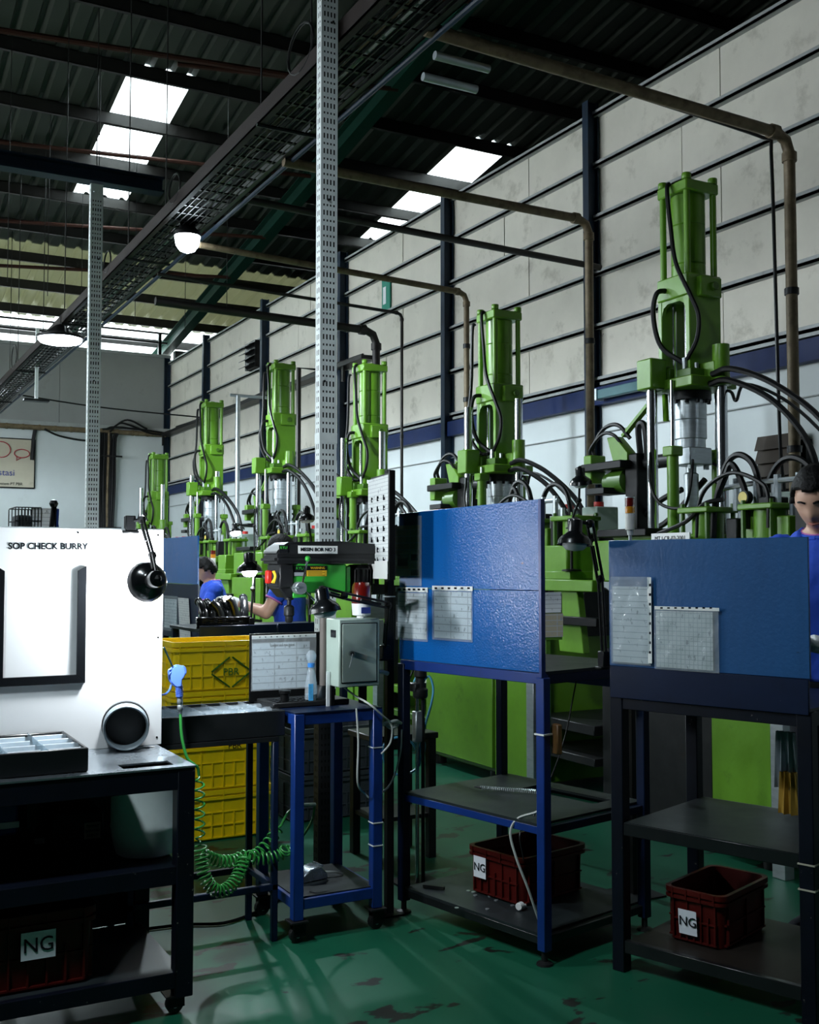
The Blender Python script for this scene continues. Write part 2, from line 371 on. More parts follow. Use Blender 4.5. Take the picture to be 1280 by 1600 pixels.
def sheet(name, c, u, v, m, parent, th=.0008, lift=0):
    """a thin paper or board with UVs in metres; c lower-left corner, u and v its edges"""
    c, u, v = V(c), V(u), V(v); n = u.cross(v).normalized(); mb = MB()
    a = [c + n * lift, c + u + n * lift, c + u + v + n * lift, c + v + n * lift]; bk = [q - n * th for q in a]
    mb.add(a + bk, [(0, 1, 2, 3), (7, 6, 5, 4), (0, 4, 5, 1), (1, 5, 6, 2), (2, 6, 7, 3), (3, 7, 4, 0)])
    o = mb.build(name, m, parent); uv = o.data.uv_layers.new(name='UVMap')
    q = [(0, 0), (u.length, 0), (u.length, v.length), (0, v.length)]
    for i, l in enumerate(o.data.loops):
        uv.data[i].uv = q[l.vertex_index % 4]
    return o
def film_sheet(name, c, u, v, parent, lift, amp=.0035):
    """crinkled clear plastic sleeve: a buckled grid"""
    c, u, v = V(c), V(u), V(v); n = u.cross(v).normalized(); nx, ny = 14, 18; vs = []; ph = [RN.uniform(0, 6) for _ in range(6)]
    for j in range(ny + 1):
        for i in range(nx + 1):
            a, b = i / nx, j / ny; w = sin(a * 9 + b * 5 + ph[0]) * sin(b * 13 - a * 4 + ph[1]) + .6 * sin(a * 21 - b * 17 + ph[2]) * sin(b * 8 + ph[3]) + RN.uniform(-.25, .25)
            vs.append(c + u * a + v * b + n * (lift + amp * (1.2 + w) * min(1, 6 * min(a, 1 - a, b, 1 - b) + .2)))
    fs = [(j * (nx + 1) + i, j * (nx + 1) + i + 1, (j + 1) * (nx + 1) + i + 1, (j + 1) * (nx + 1) + i) for j in range(ny) for i in range(nx)]
    k = len(vs); vs += [q - n * .0006 for q in vs]; fs += [tuple(k + q for q in f[::-1]) for f in fs]
    return MB().add(vs, fs).build(name, 'film', parent, ang=80)
# ---------------------------------------------------------------- the hall
WX, BY = 6.2, 21.9                       # right wall, back wall
def zr(y): return 6.4 + .15 * (21.2 - y) # underside of the sloping roof
zr_ = zr
struct('floor', MB().box(-7.2, 6.4, -5.2, 22.1, -.12, 0), 'floor_green')
struct('floor_beyond', MB().box(6.4, 13.2, -5.2, 22.1, -.12, -.01), 'wall_dark')
struct('ground', MB().box(-30, 36, 22.1, 60, -.4, -.3), 'concrete')
# unseen left wall; its long clerestory opening is added to daylight the hall
DR0, DR1, DRB, DRZ = 7.0, 17.2, 2.0, 5.2
wl = struct('wall_left')
for b in ((-5.2, DR0, 0, 10.5), (DR1, 22.1, 0, 10.5), (DR0, DR1, DRZ, 10.5), (DR0, DR1, 0, DRB)): MB().box(-7.2, -7, b[0], b[1], b[2], b[3]).build('wall_sheet', 'wall_dark', wl)
struct('added_window', MB().box(-7.15, -7.05, DR0, DR1, DRB, DRB + .08), 'batten')
struct('daylight_blocker', MB().box(-2.7, -2.6, 1.5, 20.5, 0, 2.6), 'wall_dark')  # unseen partition, added to keep low daylight off the benches
struct('yard', MB().box(-40, -7.2, -20, 22.1, -.12, -.02), 'concrete')
struct('wall_front', MB().box(-7, 13, -5.2, -5, 0, 10.5), 'wall_dark')
def portal(loc, rot, sx, sy):
    l = bpy.data.lights.new('daylight_portal', 'AREA'); l.shape = 'RECTANGLE'; l.size = sx; l.size_y = sy; l.cycles.is_portal = True
    o = bpy.data.objects.new('daylight_portal', l); COL.objects.link(o); o.location = loc; o.rotation_euler = rot
portal((-7.1, (DR0 + DR1) / 2, (DRB + DRZ) / 2), (0, -pi / 2, 0), DRZ - DRB, DR1 - DR0)
portal((-.4, BY + .1, 6.05), (-pi / 2, 0, 0), 13.2, .55)
for xx in (3.59, 8.39, -1.21): portal((xx, 14.89, zr_(14.89) + .1), (-math.atan(.15), 0, 0), .8, 3.54)
struct('wall_far_bay', MB().box(13, 13.2, -5.2, 22.1, 0, 10.5), 'wall_dark')
# back wall: lower plaster, grey upper sheets, open strip under the eave
wb = struct('wall_back')
MB().box(-7, WX + .1, BY, BY + .16, 0, 4.22).build('lower_wall', 'wall_plaster', wb)
x = -7.0; ups = None
while x < WX:
    x1 = min(x + 2.2, WX + .1); MB().box(x + .004, x1 - .004, BY - .004, BY + .14, 4.22, 5.72).build('wall_sheet', 'wall_grey', wb); x = x1
MB().box(-7, WX, BY - .05, BY, 4.16, 4.26).build('ledge', 'batten', wb)
MB().box(-7, WX, BY - .04, BY + .18, 5.72, 5.78).build('capping', 'batten', wb)
MB().box(WX + .1, 13, BY, BY + .16, 0, 5.9).build('wall_beyond', 'wall_dark', wb)
# strip window framing above the back wall
for i, (x0, x1, z) in enumerate(((-7, WX, 6.02), (-7, WX, 6.22))):
    struct('trim_%d' % (i + 1), MB().box(x0, x1, BY + .02, BY + .07, z, z + .035), 'black_metal')
for i in range(7):
    xx = WX - .25 - i * 1.72
    struct('trim_%d' % (i + 3), MB().box(xx, xx + .06, BY + .0, BY + .08, 5.78, zr(BY) - .06), 'black_metal')
# right wall
wr = struct('wall_right')
MB().box(WX, WX + .2, -5, BY + .1, 0, 2.92).build('lower_wall', 'wall_plaster', wr)
MB().box(WX - .03, WX, -5, BY, 2.66, 2.668).build('plaster_line', 'batten', wr)
colsY = [-3.0, -.3, 2.42, 5.14, 7.87, 10.49, 13.3, 16.28, 19.31, BY]
zs = [3.13, 3.62, 4.11, 4.63, 5.12, 5.60]
for a, b in zip(colsY[:-1], colsY[1:]):
    for k in range(5):
        s = (a + b) / 2 + (.25 if k % 2 else -.2)
        for y0, y1 in ((a, s), (s, b)):
            MB().box(WX + .012 * RN.random(), WX + .08, y0 + .004, y1 - .004 + (.08 if y1 == BY else 0), zs[k], zs[k + 1]).build('wall_panel', 'wall_panel', wr)
    for k, z in enumerate(zs):
        q = MB().box(WX - .05, WX + .05, a, b, z - .012, z + .012).box(WX - .05, WX - .042, a, b, z - .012, z + .038)
        q.build('batten', 'batten', wr)
    MB().box(WX - .10, WX - .02, a + .05, b - .05, 2.90, 3.06).build('beam', 'beam_blue', wr)
    MB().box(WX - .04, WX + .02, a + .07, b - .07, 3.09, 3.125).build('ledge', 'batten', wr)
for i, y in enumerate(colsY[1:]):
    top = 5.72
    q = MB().box(WX - .13, WX - .12, y - .042, y + .042, 0, top).box(WX - .02, WX - .008, y - .042, y + .042, 0, top).box(WX - .12, WX - .02, y - .006, y + .006, 0, top)
    o = struct('trim_%d' % (i + 20), q, 'column_blue')
# roof: ribbed sheets, purlins, rafters
roof = struct('ceiling')
def sheet_prof(w):
    p = []; n = round(w / .25)
    for i in range(n):
        x = i * w / n; p += [(x, 0), (x + .15, 0), (x + .175, .045), (x + .215, .045)]
    return p + [(w, 0)]
def rib_mesh(y0, y1, w, m, nm):
    pr = sheet_prof(w); n = len(pr); mb = MB()
    vs = [(x, y, zr(y) + z + t) for t in (0, .004) for y in (y0, y1) for x, z in pr]
    fs = [(i + 1, i, n + i, n + i + 1) for i in range(n - 1)] + [(2 * n + i, 2 * n + i + 1, 3 * n + i + 1, 3 * n + i) for i in range(n - 1)]
    fs += [(i, i + 1, 2 * n + i + 1, 2 * n + i) for i in range(n - 1)] + [(n + i + 1, n + i, 3 * n + i, 3 * n + i + 1) for i in range(n - 1)]
    return mb.add(vs, fs).mesh(nm, m, ang=20)
SK0, SK1, SW = 13.12, 16.66, .8
bands = [(-5.3, 4.0), (3.9, SK0 + .02), (SK0, SK1), (SK1 - .02, 18.6), (18.56, 21.86), (21.82, 27.0)]
me_r = [rib_mesh(a, b, SW, 'roof_sheet' if i < 4 else 'frp_old' if i == 4 else 'skylight', 'roof_sheet') for i, (a, b) in enumerate(bands)]
me_s = rib_mesh(SK0, SK1, SW, 'skylight', 'skylight_sheet')
x = 3.19 - SW * 13
while x < 13.1:
    col = round((x - 3.19) / SW)
    for k in range(6):
        s = k == 5 or col in (0, 6, -6, 12) and k == 2
        o = bpy.data.objects.new('skylight_sheet' if s else 'roof_sheet', me_r[5] if k == 5 else me_s if s else me_r[k]); COL.objects.link(o); o.parent = roof; o.location = (x, 0, 0)
    x += SW
y = 14.27 - 1.17 * 16
pm = None
while y < 24.6:
    z = zr(y) - .012
    q = MB().box(-7, 13, y - .03, y + .03, z - .008, z).box(-7, 13, y - .03, y - .02, z - .16, z).box(-7, 13, y - .03, y + .03, z - .16, z - .152)
    q.build('purlin', 'purlin', roof); y += 1.17
for xx in (-6.6, -.2, WX - .06, 12.6):
    q = MB()
    for (dx0, dx1, dz0, dz1) in ((-.09, .09, -.20, -.185), (-.09, .09, -.46, -.445), (-.007, .007, -.46, -.19)):
        q.prism([(-5, zr(-5) + dz0), (24.4, zr(24.4) + dz0), (24.4, zr(24.4) + dz1), (-5, zr(-5) + dz1)], (xx + dx0, 0, 0), (0, 1, 0), (0, 0, 1), (dx1 - dx0, 0, 0))
    q.build('rafter', 'rafter_green', roof)
# rusty sag pipes under the purlins, each slightly askew
for (a, b, X0, X1, m, rr) in (((0, 47), (457, 118), 1.2, 5.5, 'purlin_red', .035), ((0, 222), (300, 255), 1.5, 6.0, 'purlin_red', .03), ((0, 345), (190, 357), 1.6, 6.1, 'purlin_red', .03),
                              ((0, 415), (137, 422), 1.8, 6.1, 'purlin_red', .03), ((640, 142), (927, 175), 3.5, 6.15, 'purlin_red', .03), ((720, 0), (1090, 35), 3.0, 6.15, 'purlin_red', .03)):
    dz = .45
    def hit(p):
        d = at(*p, D=1) - V((0, 0, CZ)); t = (6.4 - dz + .15 * 21.2 - CZ) / (d.z + .15 * d.y); return V((0, 0, CZ)) + d * t
    p, q = hit(a), hit(b); dr = (q - p) / (q.x - p.x)
    MB().cyl(p + dr * (X0 - p.x), p + dr * (X1 - p.x), rr, n=8).build('tie_pipe', m, roof)

# ---------------------------------------------------------------- posts of slotted steel
def perf_face(mb, o, u, w, h, ncol, per):
    """a plate from o, along u (width w) and up, with real slots and holes"""
    o, u = V(o), V(u); hw = .0075; m = .0095 if ncol > 2 else .008
    pitch = (w - 2 * m) / ncol; xs = [0]
    for i in range(ncol):
        c = m + pitch * (i + .5); xs += [c - hw / 2, c + hw / 2]
    xs.append(w); zsl = [0]; kind = []
    z = .05
    while z + per < h - .02:
        zsl += [z, z + per * .14, z + per * .41, z + per * .74]; kind += [0, 1, 0, 2]; z += per
    zsl.append(h); kind.append(0)
    nv = len(xs); vs = [o + u * x + V((0, 0, zz)) for zz in zsl for x in xs]; fs = []
    for j in range(len(zsl) - 1):
        for i in range(nv - 1):
            if kind[j] and i % 2 == 1: continue
            fs.append((j * nv + i, j * nv + i + 1, (j + 1) * nv + i + 1, (j + 1) * nv + i))
    mb.add(vs, fs)
def slotted_post(loc, wx, wy, h, per, label, z_shade=0):
    x, y = loc; t = thing('slotted_steel_post', (x, y, 0), label, 'post', 'slotted steel posts')
    q = MB(); x0, x1, y0, y1 = x - wx / 2, x + wx / 2, y - wy / 2, y + wy / 2
    for za, zb, m in ((0, z_shade, 'dark_steel'), (z_shade, h, 'galv')):  # darker metal at the foot stands in for shade on the post
        if zb <= za: continue
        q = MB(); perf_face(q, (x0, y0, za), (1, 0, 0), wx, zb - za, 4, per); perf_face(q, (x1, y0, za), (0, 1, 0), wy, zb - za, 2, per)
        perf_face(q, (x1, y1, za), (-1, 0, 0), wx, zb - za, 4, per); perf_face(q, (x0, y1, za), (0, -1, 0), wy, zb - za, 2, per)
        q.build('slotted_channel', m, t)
    MB().box(x0 + .005, x1 - .005, y0 + .005, y1 - .005, 0, h - .12).build('shade_core', 'void_black', t)  # black core, stands for the shade seen through the holes
    MB().box(x - .09, x + .09, y - .08, y + .08, 0, .008).build('base_plate', 'galv', t, .002)
    q = MB(); z = 2.05 if h > 5 else 1.6
    q.box(x0 - .002, x1 + .002, y0 - .003, y1 + .002, z, z + .05); q.build('splice_plate', 'galv', t)
    q = MB()
    for k in range(3): q.cyl((x0 + .02 + .02 * k, y0 - .002, z + .3 + k * .9), (x0 + .02 + .02 * k, y0 - .014, z + .3 + k * .9), .006, n=6)
    q.build('bolt', 'dark_steel', t)
    return t
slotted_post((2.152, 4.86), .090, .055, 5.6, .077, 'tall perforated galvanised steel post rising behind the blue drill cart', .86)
slotted_post((1.71, 8.05), .090, .055, 4.26, .071, 'perforated galvanised steel post behind the white check panel, carrying a beam')
# beam on the far post
solo('steel_beam', MB().box(-4, 2.2, 7.99, 8.11, 4.27, 4.285).box(-4, 2.2, 7.99, 8.11, 4.37, 4.385).box(-4, 2.2, 8.045, 8.055, 4.28, 4.375), 'column_blue',
     'dark horizontal steel beam resting on the left slotted post', 'beam')

# ---------------------------------------------------------------- overhead cable tray
TY0, TY1, TX0, TX1, TZ = 1.6, 19.6, 2.25, 2.53, 4.10
ct = thing('cable_tray', (2.4, 8, TZ), 'long overhead cable tray of rusty rails and rungs running down the hall', 'cable tray')
MB().box(TX0 - .045, TX0, TY0, TY1, TZ - .03, TZ - .022).box(TX0 - .045, TX0 - .037, TY0, TY1, TZ - .03, TZ + .07).build('side_rail', 'rail_brown', ct)
MB().box(TX1, TX1 + .04, TY0, TY1, TZ - .03, TZ - .022).box(TX1 + .033, TX1 + .04, TY0, TY1, TZ - .03, TZ + .06).build('side_rail', 'black_metal', ct)
r0 = MB().box(TX0 - .02, TX1 + .02, TY0 + .1, TY0 + .125, TZ - .022, TZ - .012).build('rung', 'black_metal', ct)
for i in range(1, 100): inst(r0, ct, (0, i * .18, 0))
for i in range(11):
    xx = TX0 + .03 + i * .022; pts = []; yy = TY0
    while yy < TY1 + .1:
        pts.append((xx + RN.uniform(-.02, .02), yy, TZ + .012 + RN.uniform(0, .035))); yy += .9
    MB().tube(pts, .008 + .004 * (i % 3), 5, 2).build('cable', ('hose', 'hose', 'black_pipe', 'hose', 'rust_pipe', 'hose', 'hose', 'cable_grey', 'hose', 'hose', 'hose')[i], ct)
# mesh basket floor of the tray
q = MB()
for i in range(6): q.box(TX0 + .03 + i * .045, TX0 + .036 + i * .045, TY0, TY1, TZ - .03, TZ - .024)
q.build('wire_basket', 'black_metal', ct, kind='stuff')
for i in range(3):
    MB().tube([(TX1 + .07 + .022 * i, TY0, TZ - .04 + .025 * i), (TX1 + .07 + .022 * i, 7.6 + i, TZ - .04 + .02 * i), (TX1 + .075 + .022 * i, TY1, TZ - .03 + .02 * i)], .015, 8).build('conduit', 'column_blue' if i < 2 else 'steel', ct)
for i, yy in enumerate((4.0, 6.0, 9.2, 12.0, 15.2, 18.2)):
    q = MB().cyl((TX0 - .02, yy, TZ), (TX0 - .02, yy, zr(yy) - .02), .006, n=5).cyl((TX1 + .02, yy, TZ), (TX1 + .02, yy, zr(yy) - .02), .006, n=5)
    q.cyl((TX0 - .05, yy, TZ - .035), (TX1 + .06, yy, TZ - .035), .012, n=6); q.build('hanger', 'dark_steel', ct)
for yy, s in ((5.35, .16), (7.75, .13), (9.9, .12), (15.4, .2)):
    pts = [V((TX0 - .04, yy + s * 1.1 * sin(t), TZ + .02 + s * .8 * (1 - cos(t)))) for t in [k * 2 * pi / 16 for k in range(17)]]
    MB().tube(pts, .008, 6).build('cable_loop', 'hose', ct)
MB().cyl((TX1 + .1, 4.62, TZ - .1), (TX1 + .42, 4.62, TZ - .1), .022, n=10).build('pipe_stub', 'steel', ct)
MB().cyl((TX1 + .1, 4.74, TZ - .16), (TX1 + .42, 4.74, TZ - .16), .022, n=10).build('pipe_stub', 'steel', ct)
# thin hanging wires and rods from the roof on the left
k = 0
for px in (12, 75, 128, 153, 212, 290, 355):
    p = at(px, 420, Y=13.0 + (k % 3) * 1.3); k += 1
    solo('hanger_rod', MB().cyl((p.x, p.y, 4.9 - .2 * (k % 2)), (p.x, p.y, zr(p.y) + .002), .005, n=5), 'dark_steel',
         ('thin steel hanger rod dropping from the roof, number %s from the left edge' % ('first', 'second', 'third', 'fourth', 'fifth', 'sixth', 'seventh')[k - 1]).replace('number ', ''), 'rod', 'hanger rods under the roof')
# ---------------------------------------------------------------- service pipes from the tray to the machines
def pipe(name, pts, r, m, label, clamps=0):
    t = thing(name, pts[0], label, 'pipe', 'overhead service pipes')
    P = [V(p) for p in pts]; q = []
    for i, p in enumerate(P):                       # rounded elbows
        if 0 < i < len(P) - 1:
            a = (P[i - 1] - p).normalized(); b = (P[i + 1] - p).normalized(); e = r * 3
            q += [p + a * e, p + (a + b) * e * .3, p + b * e]
        else: q.append(p)
    MB().tube(q, r, 10).build('pipe_run', m, t)
    for i in range(1, len(P) - 1):
        a = (P[i - 1] - P[i]).normalized(); b = (P[i + 1] - P[i]).normalized()
        MB().cyl(P[i] + a * r * 3.0, P[i] + a * r * 4.6, r * 1.3, n=10).build('elbow_collar', m, t)
        MB().cyl(P[i] + b * r * 3.0, P[i] + b * r * 4.6, r * 1.3, n=10).build('elbow_collar', m, t)
    for k in range(clamps):
        c = P[1].lerp(P[2], (k + 1) / (clamps + 1)); d = (P[2] - P[1]).normalized()
        MB().cyl(c - d * .02, c + d * .02, r * 1.25, n=10).build('clamp', 'dark_steel', t)
    return t
def drop(px0, px1, py1, X1, r, m, zend, label, X0=2.55, cl=2):
    e = at(px1, py1, X=X1); s = at(px0[0], px0[1], Y=e.y)
    d = (e - s) / (e.x - s.x); s = s + d * (X0 - s.x)
    return pipe('overhead_pipe', [s, e, (e.x, e.y, zend)], r, m, label, cl)
drop((645, 40), 1233, 213, 5.05, .034, 'rust_pipe', 1.2, 'thick rusty pipe crossing to the right wall and dropping at far right')
p1 = at(1205, 222, X=4.98); s1 = at(660, 42, Y=p1.y); 
solo('armoured_cable', MB().tube([V((2.6, s1.y, s1.z + .03)), s1.lerp(p1, .5) + V((0, 0, .01)), V(p1) + V((-.06, 0, .015)), V(p1) + V((0, 0, -.06)), V((p1.x + .03, p1.y, 2.3)), V((p1.x + .06, p1.y, 1.9))], .011, 7, 6), 'hose',
     'black armoured cable hanging beside the thick rusty pipe at far right', 'cable')
drop((430, 250), 920, 345, 5.0, .032, 'rust_pipe', 1.3, 'rusty pipe crossing overhead and dropping in front of the dark blue column')
a = at(938, 418, X=6.02); b = at(362, 308, Y=a.y); solo('overhead_pipe', MB().tube([b + (b - a) * .05, a], .028, 10), 'black_pipe', 'dark straight pipe running from the cable tray to the wall column', 'pipe', 'overhead service pipes')
drop((530, 422), 729, 458, 5.0, .026, 'rust_pipe', 2.45, 'rusty pipe dropping beside the second green press')
drop((240, 427), 628, 490, 5.0, .016, 'black_pipe', 1.5, 'thin black pipe dropping down the wall behind the hanging document board', cl=1)
drop((175, 461), 588, 518, 4.75, .04, 'black_pipe', 3.25, 'thick black pipe dropping onto the third green press', cl=0)
a = at(372, 618, X=5.3); solo('standpipe', MB().cyl((a.x, a.y, 0), a, .035, n=10).cyl(a + V((-.12, 0, .0)), a + V((.5, 0, .0)), .022, n=8), 'steel', 'pale vertical standpipe with a cross arm between the far presses', 'pipe')
a = at(467, 575, X=5.0); solo('standpipe', MB().tube([a + V((.5, 0, .0)), a, V((a.x, a.y, 0))], .03, 8), 'black_pipe', 'black vertical standpipe right of the fourth green press', 'pipe')
# ---------------------------------------------------------------- high bay lamps
def high_bay(loc, d, label, energy, kind='SPOT', dome=.05):
    t = thing('high_bay_lamp', loc, label, 'lamp', 'high bay lamps along the cable tray'); x, y, z = loc
    MB().lathe([(.02, .16), (.05, .15), (d * .3, .07), (d * .5, .03), (d * .5, .0), (d * .46, .004)], loc, n=24).build('housing', 'black_metal', t)
    MB().lathe([(d * .46, .008), (d * .46, -.012), (d * .42, -.012 - dome * .45), (d * .28, -.012 - dome * .8), (.001, -.012 - dome)], loc, n=24).build('lens', 'led', t)
    MB().tube([(x, y, z + .15), (x, y, z + .26)], .006, 5).build('hook', 'dark_steel', t)
    l = lamp_light('high_bay_light', kind, (x, y, z - .03), energy, size=.07 if kind == 'SPOT' else d * .9, spot=172 if kind == 'SPOT' else None, blend=.25); l.parent = t; l.location = (0, 0, -.09 - dome)
    return t
P1 = at(293, 362, X=2.42); P2 = at(94, 530, X=2.2); P3 = at(-4, 622, X=2.3)
high_bay(P1 - V((0, 0, .04)), .21, 'glowing high bay lamp hanging under the middle of the cable tray', 300, dome=.12)
high_bay(P2, .50, 'glowing wide high bay lamp under the far end of the cable tray', 420)
high_bay(V((2.2, 17.8, 4.2)), .4, 'distant glowing high bay lamp at the left edge of the picture', 350)
high_bay(V((-.7, 2.4, 4.6)), .45, 'unseen wide high bay lamp added over the left aisle beside the camera, above the frame', 100, 'AREA')  # lamp added out of view to brighten crates and posts from the front
# hanging batten pole
p = at(58, 548, X=2.42); b = at(58, 624, Y=p.y)
t = thing('hanging_pole', (p.x, p.y, b.z), 'thin pale pole with a dark foot plate hanging below the far cable tray', 'pole')
MB().box(p.x - .02, p.x + .02, p.y - .02, p.y + .02, b.z, p.z + .3).build('pole', 'galv', t); MB().box(p.x - .16, p.x + .16, p.y - .07, p.y + .07, b.z - .03, b.z).build('foot_plate', 'dark_steel', t, .004)
a, b = at(-30, 607, Y=18.), at(312, 652, X=5.6); solo('strung_cable', MB().tube([a, a.lerp(b, .5) - V((0, 0, .05)), b], .012, 6, 6), 'hose', 'thin dark cable strung across the back of the hall', 'cable')

# ---------------------------------------------------------------- things on the walls
q = at(55, 687, Y=BY - .03); q2 = at(55, 763, Y=BY - .03)
t = thing('wall_banner', (q.x - .6, BY - .02, q2.z), 'dirty cream banner with red outlines and blue lettering on the back wall', 'banner')
sheet('cloth', (q.x - 1.25, BY - .02, q2.z), (1.25, 0, 0), (0, 0, q.z - q2.z), 'banner', t, .006)
MB().bar((q.x - 1.25, BY - .025, q2.z), (q.x, BY - .025, q2.z), .02, .025).build('edge_batten', 'black_metal', t)
MB().bar((q.x, BY - .025, q2.z), (q.x, BY - .025, q.z), .02, .02).build('edge_batten', 'black_metal', t)
MB().bar((q.x - 1.25, BY - .025, q.z), (q.x, BY - .025, q.z), .02, .02).build('edge_batten', 'black_metal', t)
def loop(cx, cz, rx, rz, n=20): return [V((q.x - cx + rx * cos(2 * pi * i / n), BY - .03, q.z - cz + rz * sin(2 * pi * i / n))) for i in range(n + 1)]
MB().tube(loop(.62, .22, .17, .15), .009, 5).build('red_outline', 'ink_red', t); MB().tube(loop(.24, .28, .14, .08), .009, 5).build('red_outline', 'ink_red', t)
MB().tube([(q.x - .33, BY - .03, q.z - .34), (q.x - .34, BY - .03, q.z - .42), (q.x - .25, BY - .03, q.z - .36)], .008, 5).build('red_outline', 'ink_red', t)
MB().tube(loop(.95, .25, .2, .16), .009, 5).build('red_outline', 'ink_red', t)
text('Prestasi', .17, (q.x - .63, BY - .03, q2.z + .28), (1, 0, 0), (0, 0, 1), 'ink_blue', t)
text('integration system PT.PBR', .075, (q.x - .62, BY - .03, q2.z + .07), (1, 0, 0), (0, 0, 1), 'ink', t)
# conduit and cable bundle on the back wall
a = at(0, 655, Y=BY - .07)
t = thing('wall_conduit', (4, BY - .07, 4.1), 'pale segmented conduit with draped black cables along the back wall', 'conduit')
MB().cyl((-3, BY - .08, 4.13), (WX - .1, BY - .08, 4.13), .05, n=10).build('conduit_pipe', 'rust_pipe', t)
r0 = MB().cyl((-3, BY - .08, 4.13), (-2.96, BY - .08, 4.13), .058, n=10).build('conduit_ring', 'rust_pipe', t)
for i in range(1, 30): inst(r0, t, (i * .3, 0, 0))
for pts in ([(3.7, 4.1), (4.0, 3.98), (4.5, 3.92), (4.75, 4.02)], [(4.95, 4.12), (5.15, 4.3), (5.4, 4.26), (5.75, 4.14), (6.0, 4.12)], [(4.9, 4.18), (5.05, 4.22), (5.6, 4.2), (6.05, 4.16)], [(4.8, 4.16), (5.0, 4.2), (5.3, 4.38), (5.7, 4.22)]):
    MB().tube([(p[0], BY - .14, p[1]) for p in pts], .02, 6, 6).build('cable', 'hose', t)
MB().tube([(3.55, BY - .03, 4.1), (3.52, BY - .03, 3.9), (3.5, BY - .03, 3.5)], .035, 6).build('bracket', 'dark_steel', t)
t = thing('cable_bundle', (4.92, BY - .1, 0), 'bundle of thick black cables running down the back wall', 'cables')
for i in range(8):
    xx = 4.76 + i * .043
    MB().tube([(xx + (.05 if i > 5 else 0), BY - .13, 4.1), (xx + .01, BY - .12 + .02 * (i % 2), 3.9), (xx + RN.uniform(-.01, .01), BY - .12 + .03 * (i % 2), 3.0), (xx * .8 + .2 * 4.9, BY - .12, 1.9), (xx * .8 + .2 * 4.9, BY - .12, .1)], .026, 6, 4).build('cable', 'hose' if i != 4 else 'rust_pipe', t)
for z in (3.62, 2.2, 1.2): MB().box(4.62, 5.2, BY - .17, BY - .15, z, z + .03).build('strap_bar', 'dark_steel', t)
# cable ledge along the far right wall
t = thing('wall_cable_ledge', (6.1, 17, 4.1), 'dark bracketed cable ledge along the far part of the right wall', 'cable tray')
MB().box(5.98, 6.15, 12.4, BY - .05, 4.10, 4.15).build('ledge_angle', 'dark_steel', t)
for i in range(4): MB().box(6.0, 6.03, 13.0 + i * 2.9, 13.06 + i * 2.9, 3.9, 4.1).build('bracket', 'dark_steel', t)
MB().tube([(6.05, 12.5 + i * 1.2, 4.17 + .02 * (i % 2)) for i in range(8)], .018, 6, 3).build('cable', 'hose', t)
# green sign, louvre, vents
p = at(604, 460, X=WX - .02)
t = thing('safety_sign', (WX - .02, p.y, p.z - .2), 'small green safety sign high on the right wall', 'sign')
MB().box(WX - .03, WX - .015, p.y - .11, p.y + .11, p.z - .2, p.z + .2).build('sign_plate', mat('sign_green', '#0f7f6b', .5, var=.05), t)
MB().box(WX - .034, WX - .03, p.y - .01, p.y + .07, p.z - .12, p.z + .1).build('white_panel', 'paper', t)
p = at(397, 556, X=WX - .05)
t = thing('wall_vent', (WX - .05, p.y, p.z - .2), 'dark square vent with loose slats high on the far right wall', 'vent')
MB().box(WX - .12, WX, p.y - .24, p.y + .24, p.z - .22, p.z + .22).build('vent_box', 'black_metal', t)
for i in range(4): MB().obox((WX - .15, p.y + .05, p.z - .16 + .11 * i), (.06, 0, .03), (0, .25, 0), (0, 0, .006)).build('slat', 'dark_steel', t)
p = at(1224, 716, X=WX - .05)
t = thing('wall_louvre', (WX - .05, p.y, p.z - .26), 'brown louvred vent on the white wall at far right', 'vent')
MB().box(WX - .06, WX, p.y - .22, p.y + .2, p.z - .24, p.z + .12).build('louvre_frame', 'dark_steel', t)
for i in range(4): MB().obox((WX - .1, p.y, p.z - .18 + .1 * i), (.018, 0, .052), (0, .21, 0), (.004, 0, -.0014)).build('slat', 'louvre_brown', t)
p = at(975, 612, X=WX - .13)
t = thing('wall_tube_light', (WX - .13, p.y, p.z), 'unlit teal strip fitting on the blue wall beam right of the column', 'lamp')
MB().box(WX - .2, WX - .14, p.y - .34, p.y + .28, p.z - .03, p.z + .05).build('tray', mat('teal', '#2b5f66', .4, var=.15, dirt='#16262a', damt=.45), t, .004)
MB().box(WX - .21, WX - .13, p.y + .28, p.y + .32, p.z - .04, p.z + .06).build('end_cap', 'steel', t)
